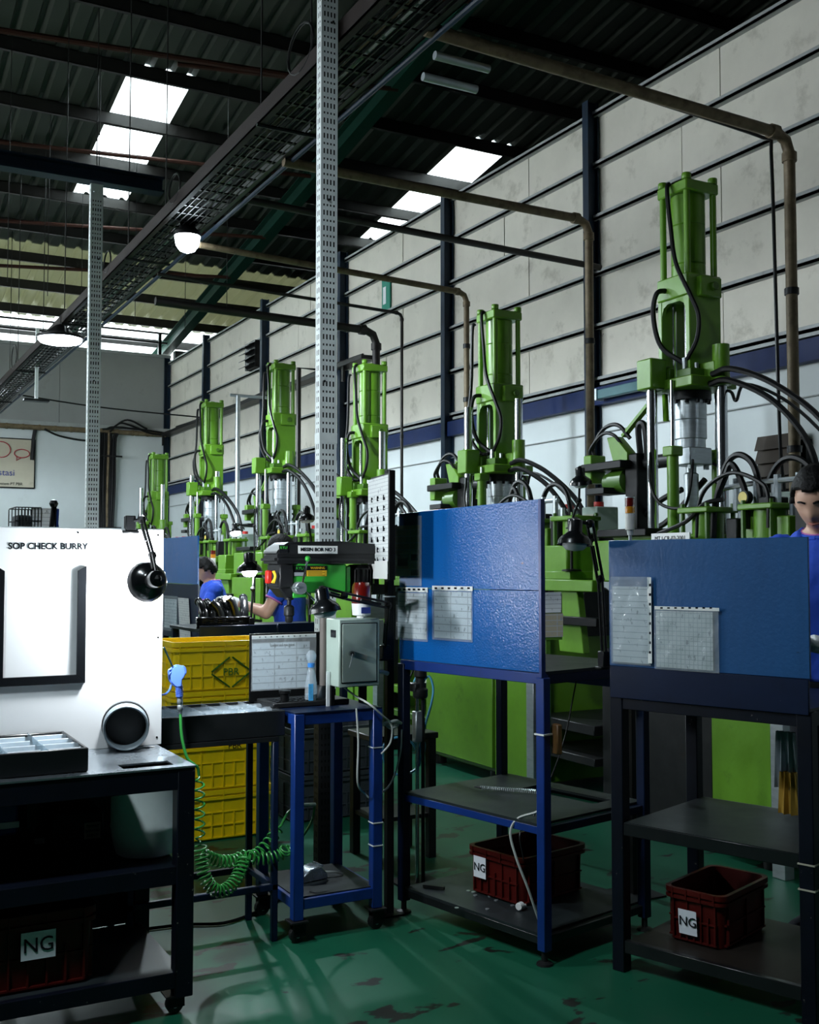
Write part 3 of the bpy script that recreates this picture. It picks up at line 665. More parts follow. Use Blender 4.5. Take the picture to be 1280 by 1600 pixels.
# ---------------------------------------------------------------- hydraulic injection presses
INJ = []
def press():
    t = thing('injection_press', (0, 0, 0), 'green press', 'press', 'row of green injection presses')
    def P(mb, name, m, bev=0, inj=False, par=None, label=None, segs=1):
        o = mb.build(name, m, par or t, bev, segs, label=label)
        if inj and par is None: INJ.append(o)
        return o
    J = dict(inj=True)
    # injection unit (rides on the guide columns)
    P(MB().box(-.125, .125, -.125, .125, 3.60, 3.665), 'top_plate', 'green', .008, **J)
    P(MB().cyl((0, 0, 3.665), (0, 0, 3.685), .05, n=14), 'top_boss', 'green', .004, **J)
    for sx in (-1, 1):
        for sy in (-1, 1):
            P(MB().cyl((sx * .1, sy * .1, 3.665), (sx * .1, sy * .1, 3.70), .028, n=8), 'bolt_head', 'green', .003, **J)
            P(MB().cyl((sx * .1, sy * .1, 3.10), (sx * .1, sy * .1, 3.61), .019, n=10), 'tie_rod', 'green', **J)
    P(MB().lathe([(.098, 3.10), (.098, 3.19), (.094, 3.195), (.098, 3.20), (.098, 3.42), (.094, 3.425), (.098, 3.43), (.098, 3.61)], (0, 0, 0), n=24), 'ram_cylinder', 'green', **J)
    P(MB().box(-.13, .13, -.13, .13, 2.99, 3.12), 'head_block', 'green', .008, **J)
    P(MB().box(-.06, .10, -.165, -.12, 2.985, 3.10), 'ear', 'green', .006, **J)
    P(MB().cyl((.03, -.17, 3.045), (.03, -.19, 3.045), .025, n=10), 'plug', 'green_dark', .003, **J)
    for sy in (-1, 1):
        y0 = sy * .115
        poly = [(-.12, 2.48), (.12, 2.48), (.12, 3.0), (-.12, 3.0)]
        P(MB().prism(poly, (0, y0 - .018, 0), (1, 0, 0), (0, 0, 1), (0, .036, 0)), 'yoke_plate', 'green', .005, **J)
    for sx in (-1, 1):
        arc = [(-.1, 3.0), (.1, 3.0), (.1, 2.90), (.085, 2.95), (.05, 2.97), (-.05, 2.97), (-.085, 2.95), (-.1, 2.90)]
        P(MB().prism(arc, (sx * .105 - .012, 0, 0), (0, 1, 0), (0, 0, 1), (.024, 0, 0)), 'yoke_arch', 'green', **J)
    P(MB().cyl((0, 0, 2.42), (0, 0, 3.02), .034, n=16), 'ram_rod', 'chrome', **J)
    P(MB().cyl((-.06, .06, 2.46), (-.06, .06, 3.02), .012, n=8), 'indicator_rod', 'chrome', **J)
    P(MB().cyl((.06, -.05, 2.46), (.06, -.05, 3.02), .014, n=8), 'indicator_rod', 'chrome', **J)
    P(MB().box(-.19, .15, -.22, .15, 2.455, 2.515), 'cross_plate', 'green', .006, **J)
    P(MB().box(-.29, -.17, .0, .13, 2.46, 2.635), 'guide_block', 'green', .008, **J)
    P(MB().box(-.19, -.12, .02, .1, 2.5, 2.6), 'guide_arm', 'green', .006, **J)
    P(MB().lathe([(.055, 2.46), (.055, 2.5), (.047, 2.51), (.047, 2.69)], (0, -.25, 0), n=14), 'guide_sleeve', 'green', **J)
    P(MB().box(-.05, .06, -.25, -.13, 2.46, 2.60), 'guide_arm', 'green', .006, **J)
    P(MB().box(-.15, -.02, -.17, -.05, 2.515, 2.565).box(-.17, -.13, -.02, .03, 2.515, 2.58), 'valve_block', 'green_dark', .004, **J)
    P(MB().cyl((-.13, -.1, 2.56), (-.13, -.1, 2.63), .014, n=8), 'fitting', 'steel', **J)
    P(MB().cyl((-.08, -.14, 2.56), (-.08, -.14, 2.60), .012, n=8), 'fitting', 'steel', **J)
    P(MB().lathe([(.105, 2.405), (.12, 2.405), (.12, 2.46), (.1, 2.46)], (0, 0, 0), n=24), 'flange', 'dark_steel', **J)
    for i in range(10):
        a = 2 * pi * i / 10
        P(MB().cyl((.105 * cos(a), .105 * sin(a), 2.385), (.105 * cos(a), .105 * sin(a), 2.41), .011, n=6), 'flange_bolt', 'dark_steel', **J)
    P(MB().lathe([(.084, 2.13), (.084, 2.18), (.092, 2.185), (.092, 2.29), (.089, 2.293), (.092, 2.296), (.092, 2.41)], (0, 0, 0), n=24), 'barrel', 'steel', **J)
    P(MB().box(-.085, .085, -.085, .085, 2.03, 2.13), 'nozzle_block', 'steel', .006, **J)
    for i, (sx, sy) in enumerate(((-1, -1), (1, -1), (-1, 1), (1, 1))): P(MB().cyl((sx * .06, sy * .06, 2.005), (sx * .06, sy * .06, 2.03), .016, n=8), 'nozzle_bolt', 'steel', **J)
    P(MB().lathe([(.015, 1.72), (.03, 1.76), (.04, 1.77), (.042, 1.98), (.03, 1.99), (.03, 2.03)], (0, 0, 0), n=16), 'nozzle', 'steel', **J)
    P(MB().obox((-.16, .03, 2.36), (.012, 0, 0), (0, .014, 0), (.05, .06, .09)), 'stay', 'green', .002, **J)
    # hoses that ride on the head
    P(MB().tube([(-.11, .02, 3.66), (-.14, .01, 3.66), (-.155, .0, 3.60), (-.15, -.02, 3.40), (-.16, -.07, 3.18), (-.15, -.17, 2.98), (-.13, -.215, 2.85), (-.13, -.2, 2.72), (-.13, -.12, 2.62)], .013, 7, 6), 'head_hose', 'hose', **J)
    P(MB().tube([(-.13, .13, 3.60), (-.145, .145, 3.55), (-.15, .15, 3.2), (-.165, .155, 3.0), (-.185, .165, 2.9), (-.18, .13, 2.75), (-.14, .05, 2.62), (-.13, -.05, 2.60)], .013, 7, 6), 'head_hose', 'hose', **J)
    P(MB().tube([(-.11, .05, 3.05), (-.18, .07, 3.03), (-.19, .09, 2.9), (-.16, .06, 2.72), (-.11, -.08, 2.6)], .015, 7, 6), 'head_hose', 'hose', **J)
    P(MB().tube([(-.06, -.24, 2.52), (-.05, -.38, 2.53), (.0, -.62, 2.42), (.06, -.88, 2.2), (.08, -.98, 1.95), (.08, -.95, 1.72)], .017, 7, 6), 'feed_hose', 'hose', **J)
    P(MB().tube([(-.06, -.22, 2.47), (-.05, -.36, 2.47), (.0, -.6, 2.34), (.03, -.8, 2.12), (.06, -.86, 1.9), (.06, -.84, 1.72)], .017, 7, 6), 'feed_hose', 'hose', **J)
    P(MB().tube([(.02, -.2, 2.44), (.02, -.3, 2.42), (0, -.36, 2.36), (0, -.44, 2.44), (.05, -.7, 2.3), (.1, -1.0, 2.0)], .009, 6, 6), 'feed_hose', 'hose', **J)
    P(MB().tube([(-.08, -.1, 2.05), (-.12, -.14, 2.0), (-.13, -.12, 1.85), (-.12, -.05, 1.74)], .009, 6, 6), 'heater_cable', 'hose', **J)
    P(MB().tube([(.07, -.1, 2.04), (.1, -.14, 2.0), (.06, -.14, 1.92)], .009, 6, 6), 'heater_cable', 'hose', **J)
    # guide columns, lift cylinders
    P(MB().cyl((-.235, .06, 1.60), (-.235, .06, 2.62), .031, n=16), 'guide_column', 'chrome')
    P(MB().cyl((.0, -.25, 1.60), (.0, -.25, 2.66), .031, n=16), 'guide_column', 'chrome')
    for k, (cx, cy) in enumerate(((-.2, -.07), (.165, -.04))):
        P(MB().cyl((cx, cy, 2.02), (cx, cy, 2.50), .012, n=10), 'lift_rod', 'chrome', **J)
        o = P(MB().cyl((cx, cy, 1.62), (cx, cy, 2.10), .033, n=14), 'lift_cylinder', 'green')
        P(MB().box(cx - .042, cx + .042, cy - .042, cy + .042, 2.07, 2.125), 'collar', 'green', .006, par=o)
    # horizontal feeder on the far side
    P(MB().cyl((.0, .08, 2.08), (.02, .46, 2.08), .042, n=14), 'feeder_barrel', 'dark_steel')
    P(MB().box(-.06, .1, .40, .52, 1.62, 2.14), 'feeder_stand', 'black_metal', .008)
    P(MB().box(-.14, .06, .46, .86, 2.05, 2.10), 'feeder_tray', 'black_metal', .006)
    P(MB().lathe([(.05, 0), (.075, .01), (.075, .14), (.06, .15), (.06, .2)], (-.02, .52, 1.98), (0, 1, 0), n=16), 'feeder_motor', 'green_dark')
    P(MB().box(-.1, .02, .80, .88, 1.98, 2.16), 'feeder_block', 'green', .006)
    P(MB().prism([(0, 0), (.14, 0), (.14, .05), (.02, .16), (-.06, .16)], (0, .62, 2.10), (0, -1, 0), (0, 0, 1), (-.07, 0, 0)), 'feeder_bracket', 'green', .004)
    P(MB().bar((-.03, .56, 2.26), (-.05, .30, 2.42), .035, .02), 'feeder_arm', 'green')
    P(MB().tube([(-.04, .84, 2.16), (-.05, .84, 2.22), (-.06, .72, 2.32), (-.06, .58, 2.33), (-.03, .5, 2.24)], .013, 7, 6), 'feeder_hose', 'hose')
    P(MB().tube([(-.07, .84, 2.15), (-.08, .83, 2.2), (-.09, .7, 2.28), (-.08, .6, 2.27), (-.05, .55, 2.2)], .011, 7, 6), 'feeder_hose', 'hose')
    P(MB().tube([(0, .44, 2.14), (-.03, .42, 2.3), (-.03, .37, 2.31), (-.02, .36, 2.2), (-.0, .38, 2.1)], .02, 7, 6), 'feeder_hose', 'hose')
    P(MB().box(-.16, .02, .6, .78, 1.90, 1.94), 'feeder_plate', 'dark_steel', .004)
    # platens, columns, bed
    P(MB().box(-.38, .36, -.44, .44, 1.36, 1.60), 'upper_platen', 'green', .01)
    P(MB().box(-.30, .30, -.34, .34, 1.60, 1.625), 'platen_cap', 'green', .006)
    P(MB().box(-.36, -.12, -.02, .42, 1.62, 1.665), 'top_guard', 'black_metal', .006)
    for (cx, cy) in ((-.22, -.36), (-.2, -.78), (-.24, .78)):
        o = P(MB().lathe([(.085, 1.30), (.085, 1.735)], (cx, cy, 0), n=10), 'accumulator', 'green')
        P(MB().box(cx - .115, cx + .115, cy - .115, cy + .115, 1.735, 1.765), 'flange_plate', 'green', .006, par=o)
        for sx in (-1, 1):
            for sy in (-1, 1):
                P(MB().cyl((cx + sx * .092, cy + sy * .092, 1.42), (cx + sx * .092, cy + sy * .092, 1.785), .013, n=6), 'stud', 'green_dark', par=o)
    for sx in (-1, 1):
        for sy in (-1, 1): P(MB().cyl((sx * .28, sy * .32, .84), (sx * .28, sy * .32, 1.37), .045, n=14), 'tie_column', 'chrome')
    P(MB().box(-.34, .34, -.38, .38, .85, .97), 'lower_platen', 'dark_steel', .008)
    P(MB().box(-.24, .24, -.28, .28, .97, 1.12), 'mould', 'steel', .006); P(MB().box(-.24, .24, -.28, .28, 1.2, 1.36), 'mould', 'dark_steel', .006)
    P(MB().box(-.38, .5, -.54, .36, .06, .85), 'bed', 'green_dark', .01)
    P(MB().box(-.425, -.385, -.55, .36, .10, .87), 'front_panel', 'green', .004)
    P(MB().box(-.43, -.42, -.05, -.01, .74, .76), 'slot', 'black_metal', par=None)
    P(MB().box(-.425, -.385, -.52, .36, .90, 1.33), 'front_guard', 'green', .004)
    P(MB().box(-.42, .5, -.97, -.57, .06, 1.0), 'oil_tank', 'green', .008)
    P(MB().box(-.46, -.40, -1.08, -1.0, .0, 1.02), 'cable_duct', 'steel', .003)
    for (xx, yy) in ((-.34, -.48), (.44, -.48), (-.34, .3), (.44, .3)): P(MB().cyl((xx, yy, 0), (xx, yy, .07), .05, n=10), 'foot', 'dark_steel')
    for (xx, yy) in ((-.34, -.9), (.44, -.9)): P(MB().cyl((xx, yy, 0), (xx, yy, .07), .05, n=10), 'foot', 'dark_steel')
    # side frame toward the next press
    P(MB().box(-.44, -.36, .36, 1.02, 1.30, 1.37), 'side_bar', 'green', .005)
    P(MB().box(-.40, -.1, .66, .92, 1.40, 1.58), 'side_box', 'green', .008); P(MB().box(-.42, -.2, .60, .98, 1.37, 1.42), 'side_ledge', 'green', .004)
    P(MB().prism([(.56, 1.30), (.80, 1.30), (.74, .93), (.50, .93)], (-.40, 0, 0), (0, 1, 0), (0, 0, 1), (.05, 0, 0)), 'slanted_plate', 'green', .004)
    P(MB().box(-.40, -.34, .96, 1.02, 0, 1.3), 'side_post', 'dark_steel', .004)
    P(MB().box(-.46, -.42, .3, .78, 1.10, 1.15), 'rail', 'black_metal', .003)
    P(MB().box(-.42, .3, .38, .98, .46, .52), 'side_rail', 'green', .005); P(MB().box(-.42, .3, .38, .98, .28, .33), 'side_rail', 'green_dark', .005)
    # power unit between the presses
    P(MB().cyl((.12, -1.12, 1.52), (.12, -.66, 1.52), .125, n=18), 'motor', 'dark_steel', .01)
    P(MB().cyl((.12, -1.18, 1.52), (.12, -1.12, 1.52), .095, n=14), 'motor_cap', 'dark_steel', .006)
    P(MB().cyl((.1, -1.04, 1.16), (.1, -.6, 1.16), .16, n=16), 'reservoir', 'dark_steel', .01)
    P(MB().box(-.05, .3, -1.1, -.6, 1.0, 1.06), 'motor_base', 'dark_steel')
    for yy in (-.72, -1.04):
        o = P(MB().box(.02, .2, yy - .08, yy + .08, 1.66, 1.84), 'junction_box', 'box_grey', .006)
        P(MB().cyl((.1, yy, 1.84), (.1, yy, 1.875), .034, n=10), 'red_cap', 'red', par=o)
        P(MB().box(.014, .02, yy - .05, yy + .05, 1.72, 1.79), 'sticker', 'paper_old', par=o)
    P(MB().box(-.28, -.06, -1.06, -.5, 1.50, 1.57), 'manifold', 'green', .006)
    for i in range(5):
        yy = -.56 - i * .115
        o = P(MB().box(-.25, -.12, yy - .04, yy + .04, 1.57, 1.70 + .05 * (i % 3)), 'valve', 'green' if i % 2 else 'dark_steel', .006)
        P(MB().cyl((-.18, yy, 1.70 + .05 * (i % 3)), (-.18, yy, 1.78 + .05 * (i % 3)), .016, n=8), 'fitting', 'steel', par=o)
    o = P(MB().cyl((-.285, -.68, 1.80), (-.25, -.68, 1.80), .036, n=16), 'gauge', 'dark_steel')
    P(MB().cyl((-.288, -.68, 1.80), (-.285, -.68, 1.80), .030, n=16), 'dial', 'gauge_face', par=o)
    P(MB().tube([(-.22, -.45, 1.86), (-.2, -.7, 1.88), (-.2, -1.0, 1.88)], .014, 7), 'manifold_pipe', 'steel')
    for i in range(4): P(MB().cyl((-.2, -.55 - .14 * i, 1.74), (-.2, -.55 - .14 * i, 1.91), .018, n=8), 'tap', 'steel')
    for i, (y0, y1, h, x0) in enumerate(((-.40, -.74, 2.03, -.22), (-.44, -.68, 1.98, -.26), (-.62, -1.0, 2.0, -.1), (-.36, -.86, 1.93, -.3))):
        P(MB().tube([(x0, y0, 1.60), (x0, y0 - .02, 1.78), (x0, y0 - .1, h - .05), (x0, (y0 + y1) / 2 - .02, h), (x0, y1 + .05, h - .06), (x0, y1, 1.8), (x0, y1, 1.64)], .017 if i < 3 else .011, 7, 6), 'arc_hose', 'hose')
    P(MB().tube([(-.3, -.05, 1.63), (-.32, -.3, 1.69), (-.3, -.42, 1.78), (-.26, -.52, 1.8)], .012, 7, 6), 'arc_hose', 'hose')
    P(MB().tube([(-.26, .05, 2.1), (-.3, 0, 1.9), (-.3, -.12, 1.78), (-.28, -.42, 1.76)], .009, 6, 6), 'arc_hose', 'hose')
    P(MB().tube([(.02, .1, 1.9), (.02, .3, 1.84), (0, .46, 1.72), (0, .62, 1.62)], .018, 7, 6), 'arc_hose', 'hose')
    P(MB().tube([(.05, -.06, 1.95), (.0, .2, 1.72), (0, .4, 1.66)], .018, 7, 6), 'arc_hose', 'hose')
    for i in range(6):       # smaller lines around the press bed
        y0 = .42 + .09 * i; P(MB().tube([(-.3 + .04 * i, y0, 1.28), (-.34, y0 + .03, 1.0), (-.3, y0 - .04, .75), (-.36, y0 + .02, .5)], .009, 5, 4), 'loose_line', ('hose', 'cable_grey', 'hose', 'cable_blue', 'hose', 'hose')[i])
    return t
base = press()
MY = [4.742, 6.761, 8.946, 11.157, 13.599, 16.136]
DZ = [0, -.33, -.37, -.0, -.1, -.55]
LB = ['nearest and tallest green injection press with scratched barrel, beside the right edge',
      'second green injection press from the right, behind the bright blue board',
      'third green injection press from the right, just right of the tall slotted post',
      'fourth green injection press, raised head, just left of the tall slotted post',
      'fifth green injection press, between the two slotted posts with a pale barrel',
      'farthest green injection press, low head beside the back corner']
kids = [o for o in base.children]
PRESS = [base]
for i in range(1, 6):
    r = base.copy(); COL.objects.link(r); r.location = (4.4, MY[i], 0); r['label'] = LB[i]; ORG[r.name] = V((4.4, MY[i], 0))
    for ch in kids:
        c = copy_tree(ch, None, r)
        if ch in INJ: c.location.z = DZ[i]
    PRESS.append(r)
base.location = (4.4, MY[0], 0); base['label'] = LB[0]; ORG[base.name] = V((4.4, MY[0], 0))
for o in list(base.children):      # the nearest press stands with its front covers off
    if o.name.split('.')[0] in ('front_panel', 'slot', 'front_guard') or o.name == 'head_hose.001' or o.name.split('.')[0] == 'loose_line': bpy.data.objects.remove(o)
for o in base.children:
    if o.name.split('.')[0] in ('bed', 'side_rail'): o.data = o.data.copy(); o.data.materials[0] = MAT['dark_steel']
# name plate of the nearest press
b = V((4.4, MY[0], 0))
o = MB().box(4.4 - .388, 4.4 - .38, MY[0] - .40, MY[0] - .10, 1.565, 1.63).build('name_plate', 'white_plastic', PRESS[0])
text('MT I-CR-02-2001', .034, (4.4 - .389, MY[0] - .25, 1.60), (0, -1, 0), (0, 0, 1), 'ink', PRESS[0])
# ---------------------------------------------------------------- shared builders
def onplane(u, v, p0, n):
    d = at(u, v, D=1) - V((0, 0, CZ)); n = V(n); t = (V(p0) - V((0, 0, CZ))).dot(n) / d.dot(n); return V((0, 0, CZ)) + d * t
def frame(o, e1):
    e1 = V((e1[0], e1[1], 0)).normalized(); e2 = V((e1.y, -e1.x, 0)); return (lambda a, b, z: V((o[0], o[1], 0)) + e1 * a + e2 * b + V((0, 0, z))), e1, e2
def lbox(mb, T, a0, a1, b0, b1, z0, z1):
    c = (T(a0, b0, z0) + T(a1, b1, z1)) / 2; A = (T(a1, 0, 0) - T(a0, 0, 0)) / 2; B = (T(0, b1, 0) - T(0, b0, 0)) / 2
    return mb.obox(c, A, B, (0, 0, (z1 - z0) / 2))
def castor(T, a, b, z, par, r=.03):
    """plate, fork and wheel, the wheel on the floor"""
    lbox(MB(), T, a - .035, a + .035, b - .035, b + .035, z - .006, z).build('castor_plate', 'dark_steel', par)
    for s in (-1, 1): lbox(MB(), T, a - .02, a + .03, b + s * .017 - .0025, b + s * .017 + .0025, r * .8, z - .006).build('castor_fork', 'black_metal', par)
    w = T(a, b, r); ax = (T(0, 1, 0) - T(0, 0, 0)).normalized()
    MB().lathe([(r * .4, -.014), (r, -.012), (r, .012), (r * .4, .014)], w, ax, 16).build('wheel', 'rubber', par)
    MB().cyl(w - ax * .016, w + ax * .016, r * .35, n=10).build('hub', 'steel', par)
def desk_lamp(name, clamp, joints, shade, d, r, label, lit=None, m='black_metal', bulb='bulb_off', twin=True, pole=None):
    """articulated lamp: clamp, twin-bar arms through joints, hemispherical shade at shade opening along d"""
    d = V(d).normalized(); t = thing(name, clamp, label, 'lamp', 'articulated desk lamps')
    cl = V(clamp)
    MB().box(cl.x - .018, cl.x + .018, cl.y - .018, cl.y + .018, cl.z - .04, cl.z + .02).box(cl.x - .03, cl.x + .03, cl.y - .02, cl.y + .02, cl.z - .045, cl.z - .035).build('clamp', m, t, .003)
    if pole is not None: MB().cyl((cl.x, cl.y, pole), cl, .009, n=8).lathe([(.06, 0), (.06, .01), (.02, .015)], (cl.x, cl.y, pole), n=14).build('pole', m, t)
    pts = [cl] + [V(j) for j in joints]; neck = V(shade) - d * (r * 1.35)
    pts.append(neck)
    for a, b in zip(pts[:-1], pts[1:]):
        ax = (b - a).normalized(); s = ax.cross(V((0, 0, 1))); s = s.normalized() if s.length > .1 else V((1, 0, 0)); u2 = s.cross(ax).normalized()
        if twin and (b - a).length > .1:
            for k in (-1, 1): MB().cyl(a + u2 * .011 * k, b + u2 * .011 * k, .0055, n=6).build('arm_bar', m, t)
            MB().tube([a.lerp(b, .15) + s * .008, a.lerp(b, .6) + s * .008], .005, 6).build('spring', 'dark_steel', t)
        else: MB().cyl(a, b, .007, n=6).build('arm_bar', m, t)
        MB().ball(b, .017, 8).build('joint', m, t)
    S = V(shade)
    pr = [(.012, -r * 1.5), (r * .40, -r * 1.42), (r * .43, -r * 1.3), (r * .42, -r * .72), (r * .5, -r * .66)]
    pr += [(r * cos(a), -r * .72 * sin(a)) for a in (1.0, .75, .5, .25, 0)] + [(r * 1.03, .004), (r * .97, .002)]
    pr += [(r * .96 * cos(a), -r * .69 * sin(a)) for a in (0, .3, .6, .9)] + [(r * .42, -r * .6)]
    MB().lathe(pr, S, d, 24, cap=False).build('shade', 'lamp_black', t)
    MB().lathe([(.018, -r * .6), (.03, -r * .45), (.045, -r * .1), (.045, r * .12), (.032, r * .34), (.001, r * .42)], S, d, 16).build('bulb', bulb, t)
    if lit:
        l = lamp_light('lamp_light', 'POINT', S + d * (r * .5), lit, (.9, .96, 1), .04); l.parent = t; l.location = S + d * (r * .55) - cl
    return t
mat('lamp_black', '#0f1113', .22, var=.15, scale=14, rvar=.06)
def crate(name, T, a0, a1, b0, b1, z0, z1, m, label, group, rows=3, cols=5, floor=True):
    """moulded stacking crate: tapered wall with rounded corners, rim bands, rib grid (all one moulding)"""
    w, d, h = a1 - a0, b1 - b0, z1 - z0
    t = thing(name, T((a0 + a1) / 2, (b0 + b1) / 2, z0), label, 'crate', group)
    def ringp(ins, z, r=.035, n=4):
        x0, x1, y0, y1 = a0 + ins, a1 - ins, b0 + ins, b1 - ins; o = []
        for cx, cy, s in ((x1 - r, y1 - r, 0), (x0 + r, y1 - r, 1), (x0 + r, y0 + r, 2), (x1 - r, y0 + r, 3)):
            for k in range(n + 1):
                a = (s + k / n) * pi / 2; o.append(T(cx + r * cos(a), cy + r * sin(a), z))
        return o
    prof = [(.018, z0), (.012, z1 - h * .20), (.0, z1 - h * .195), (.0, z1 - h * .14), (.008, z1 - h * .135), (.008, z1 - h * .10), (.0, z1 - h * .095), (.0, z1), (.014, z1), (.03, z0 + .012)]
    q = MB(); R = [ringp(i, z) for i, z in prof]; n = len(R[0]); vs = [p for r_ in R for p in r_]; fs = []
    for k in range(len(R) - 1): fs += [(k * n + i, k * n + (i + 1) % n, (k + 1) * n + (i + 1) % n, (k + 1) * n + i) for i in range(n)]
    fs += [tuple(range(n - 1, -1, -1)), tuple(range((len(R) - 1) * n, len(R) * n))]
    q.add(vs, fs).build('body', m, t)
    g = MB(); e = .006
    za, zb = z0 + .01, z1 - h * .2
    for k in range(rows + 1):
        z = za + (zb - za) * k / rows
        lbox(g, T, a0 + .035, a1 - .035, b0 + .008, b0 + .02, z - .003, z + .003); lbox(g, T, a0 + .008, a0 + .02, b0 + .035, b1 - .035, z - .003, z + .003)
        lbox(g, T, a1 - .02, a1 - .008, b0 + .035, b1 - .035, z - .003, z + .003)
    for k in range(cols * 2 + 1):
        x = a0 + .04 + (w - .08) * k / (cols * 2); zt = zb if k % 2 == 0 else za + (zb - za) * .66
        lbox(g, T, x - .003, x + .003, b0 + .006, b0 + .02, za, zt)
        if k % 2 == 0: lbox(g, T, x - .003, x + .003, b0 - .003, b0 + .004, z1 - h * .19, z1)
    for k in range(cols):
        y = b0 + .05 + (d - .1) * k / (cols - 1)
        lbox(g, T, a0 + .006, a0 + .02, y - .003, y + .003, za, zb); lbox(g, T, a1 - .02, a1 - .006, y - .003, y + .003, za, zb)
    o = g.build('rib_grid', m, t, kind='stuff')
    return t
ID = frame((0, 0), (1, 0))[0]
def IDT(a, b, z): return V((a, b, z))
def angle_leg(T, a, b, z0, z1, w, par, m): lbox(MB(), T, a - w / 2, a + w / 2, b - w / 2, b + w / 2, z0, z1).build('leg', m, par, .003)

# ---------------------------------------------------------------- left bench with the white check panel
T = IDT
LX0, LX1, LY0, LY1, LZ = -.95, 1.09, 3.50, 4.10, .80
t = thing('check_bench', (.1, 3.8, 0), 'dark navy workbench with a bare metal top in the left foreground', 'workbench')
HX0, HX1, HY0, HY1 = .865, 1.03, 3.545, 3.625       # cut-out in the metal top
q = MB()
for b in ((LX0, HX0, LY0, LY1), (HX1, LX1, LY0, LY1), (HX0, HX1, LY0, HY0), (HX0, HX1, HY1, LY1)): q.box(*b, LZ - .006, LZ)
q.build('metal_top', 'tin', t)
MB().box(LX0, LX1, LY0 + .004, LY0 + .03, LZ - .075, LZ - .006).build('front_rail', 'navy_worn', t, .002)
MB().box(LX1 - .03, LX1 - .002, LY0 + .03, LY1, LZ - .075, LZ - .006).build('side_rail', 'navy_worn', t, .002)
MB().box(LX0, LX1 - .03, LY1 - .03, LY1 - .002, LZ - .075, LZ - .006).build('back_rail', 'navy_worn', t, .002)
for a in (LX0 + .03, LX1 - .03):
    for b in (LY0 + .032, LY1 - .03): angle_leg(T, a, b, .06, LZ - .006, .058, t, 'navy_worn')
MB().box(LX0 + .03, LX1 - .03, LY0 + .03, LY1 - .03, .455, .475).build('middle_shelf', 'navy_worn', t, .002)
MB().box(LX0 + .03, LX1 - .03, LY0 + .01, LY0 + .035, .42, .478).build('shelf_lip', 'navy_worn', t, .002)
MB().box(LX0 + .03, LX1 - .03, LY0 + .03, LY1 - .03, .125, .14).build('lower_shelf', 'shelf_top', t, .002)
MB().box(LX0 + .03, LX1 - .03, LY0 + .01, LY0 + .035, .09, .142).build('shelf_lip', 'navy_worn', t, .002)
for a, b in ((LX1 - .05, LY0 + .05), (LX1 - .05, LY1 - .04), (LX0 + .05, LY0 + .05)): castor(T, a, b, .065, t, .028)
MB().box(LX0 + .03, LX1 - .06, LY1 - .02, LY1 - .012, .14, LZ - .075).build('daylight_block_sheet', 'navy_worn', t)  # sheet added to stop daylight from behind, so the shelves stay dark
# the white panel
PY = 3.975
pn = thing('inspection_easel', (.1, PY, LZ), 'brightly lit white check panel with a black frame standing on the left bench', 'panel')
pr = at(254, 1000, Y=PY).x
MB().box(-.9, pr, PY, PY + .012, LZ, 1.585).build('white_board', 'white_panel', pn, .001)
MB().box(-.9, pr, PY + .012, PY + .03, 1.56, 1.589).build('top_rail', 'galv', pn)
for (px, py) in ((247, 836), (245, 1152), (247, 996), (122, 832)):
    p = at(px, py, Y=PY); MB().cyl((p.x, PY - .001, p.z), (p.x, PY + .002, p.z), .004, n=8).build('screw', 'black_metal', pn)
p = at(76, 854, Y=PY - .001)
text('SOP CHECK BURRY', .031, p, (1, 0, 0), (0, 0, 1), 'ink', pn, ext=.0002, bold=.0008)
fl, fr_, fb, ft = at(5, 1000, Y=PY).x, at(133, 1000, Y=PY).x, at(60, 1070, Y=PY).z, at(60, 884, Y=PY).z
wbar = .030
def fbar(poly): MB().prism(poly, (0, PY - .012, 0), (1, 0, 0), (0, 0, 1), (0, .012, 0)).build('frame_bar', 'black_gloss', pn, .001)
mat('black_gloss', '#16181b', .18, var=.1)
fbar([(fl - wbar, fb), (fr_, fb), (fr_ - wbar, fb + wbar), (fl, fb + wbar)])
fbar([(fr_ - wbar, fb + wbar), (fr_, fb), (fr_, ft), (fr_ - wbar, ft - wbar * .6)]); fbar([(fl - wbar, fb), (fl, fb + wbar), (fl, ft - wbar * .6), (fl - wbar, ft)])
# short plastic pipe end lying against the panel
c = at(197, 1132, Y=3.86); r = .079
t = thing('pipe_end', (c.x, 3.9, LZ), 'grey plastic pipe end open towards the viewer, lying against the white panel', 'pipe')
ax = V((.22, 1, .06)).normalized(); c.z = LZ + r + .004
mat('pvc', '#7f8b92', .35, var=.1)
MB().lathe([(r * .92, .11), (r * .95, .115), (r, .11), (r, .0), (r * .97, -.006), (r * .90, 0), (r * .88, .1)], c, ax, 32, cap=False).build('pipe_wall', 'pvc', t)
MB().cyl(c + ax * .095, c + ax * .1, r * .9, n=24).build('end_disc', 'black_metal', t)
MB().lathe([(r * 1.0, .055), (r * 1.05, .057), (r * 1.05, .075), (r * 1.0, .077)], c, ax, 32).build('coupling_ring', 'black_plastic', t)
# cable ties / small strips on the metal top
for i, (px, py) in enumerate(((186, 1168), (196, 1171), (206, 1170))):
    p = at(px, py, Z=LZ + .002); solo('cable_tie', MB().tube([p, p + V((.04, .003, .001)), p + V((.085, -.004 + .006 * i, 0))], .0022, 5, 4), 'white_plastic', 'thin white cable tie on the metal bench top before the pipe end', 'cable tie', 'cable ties on the left bench')
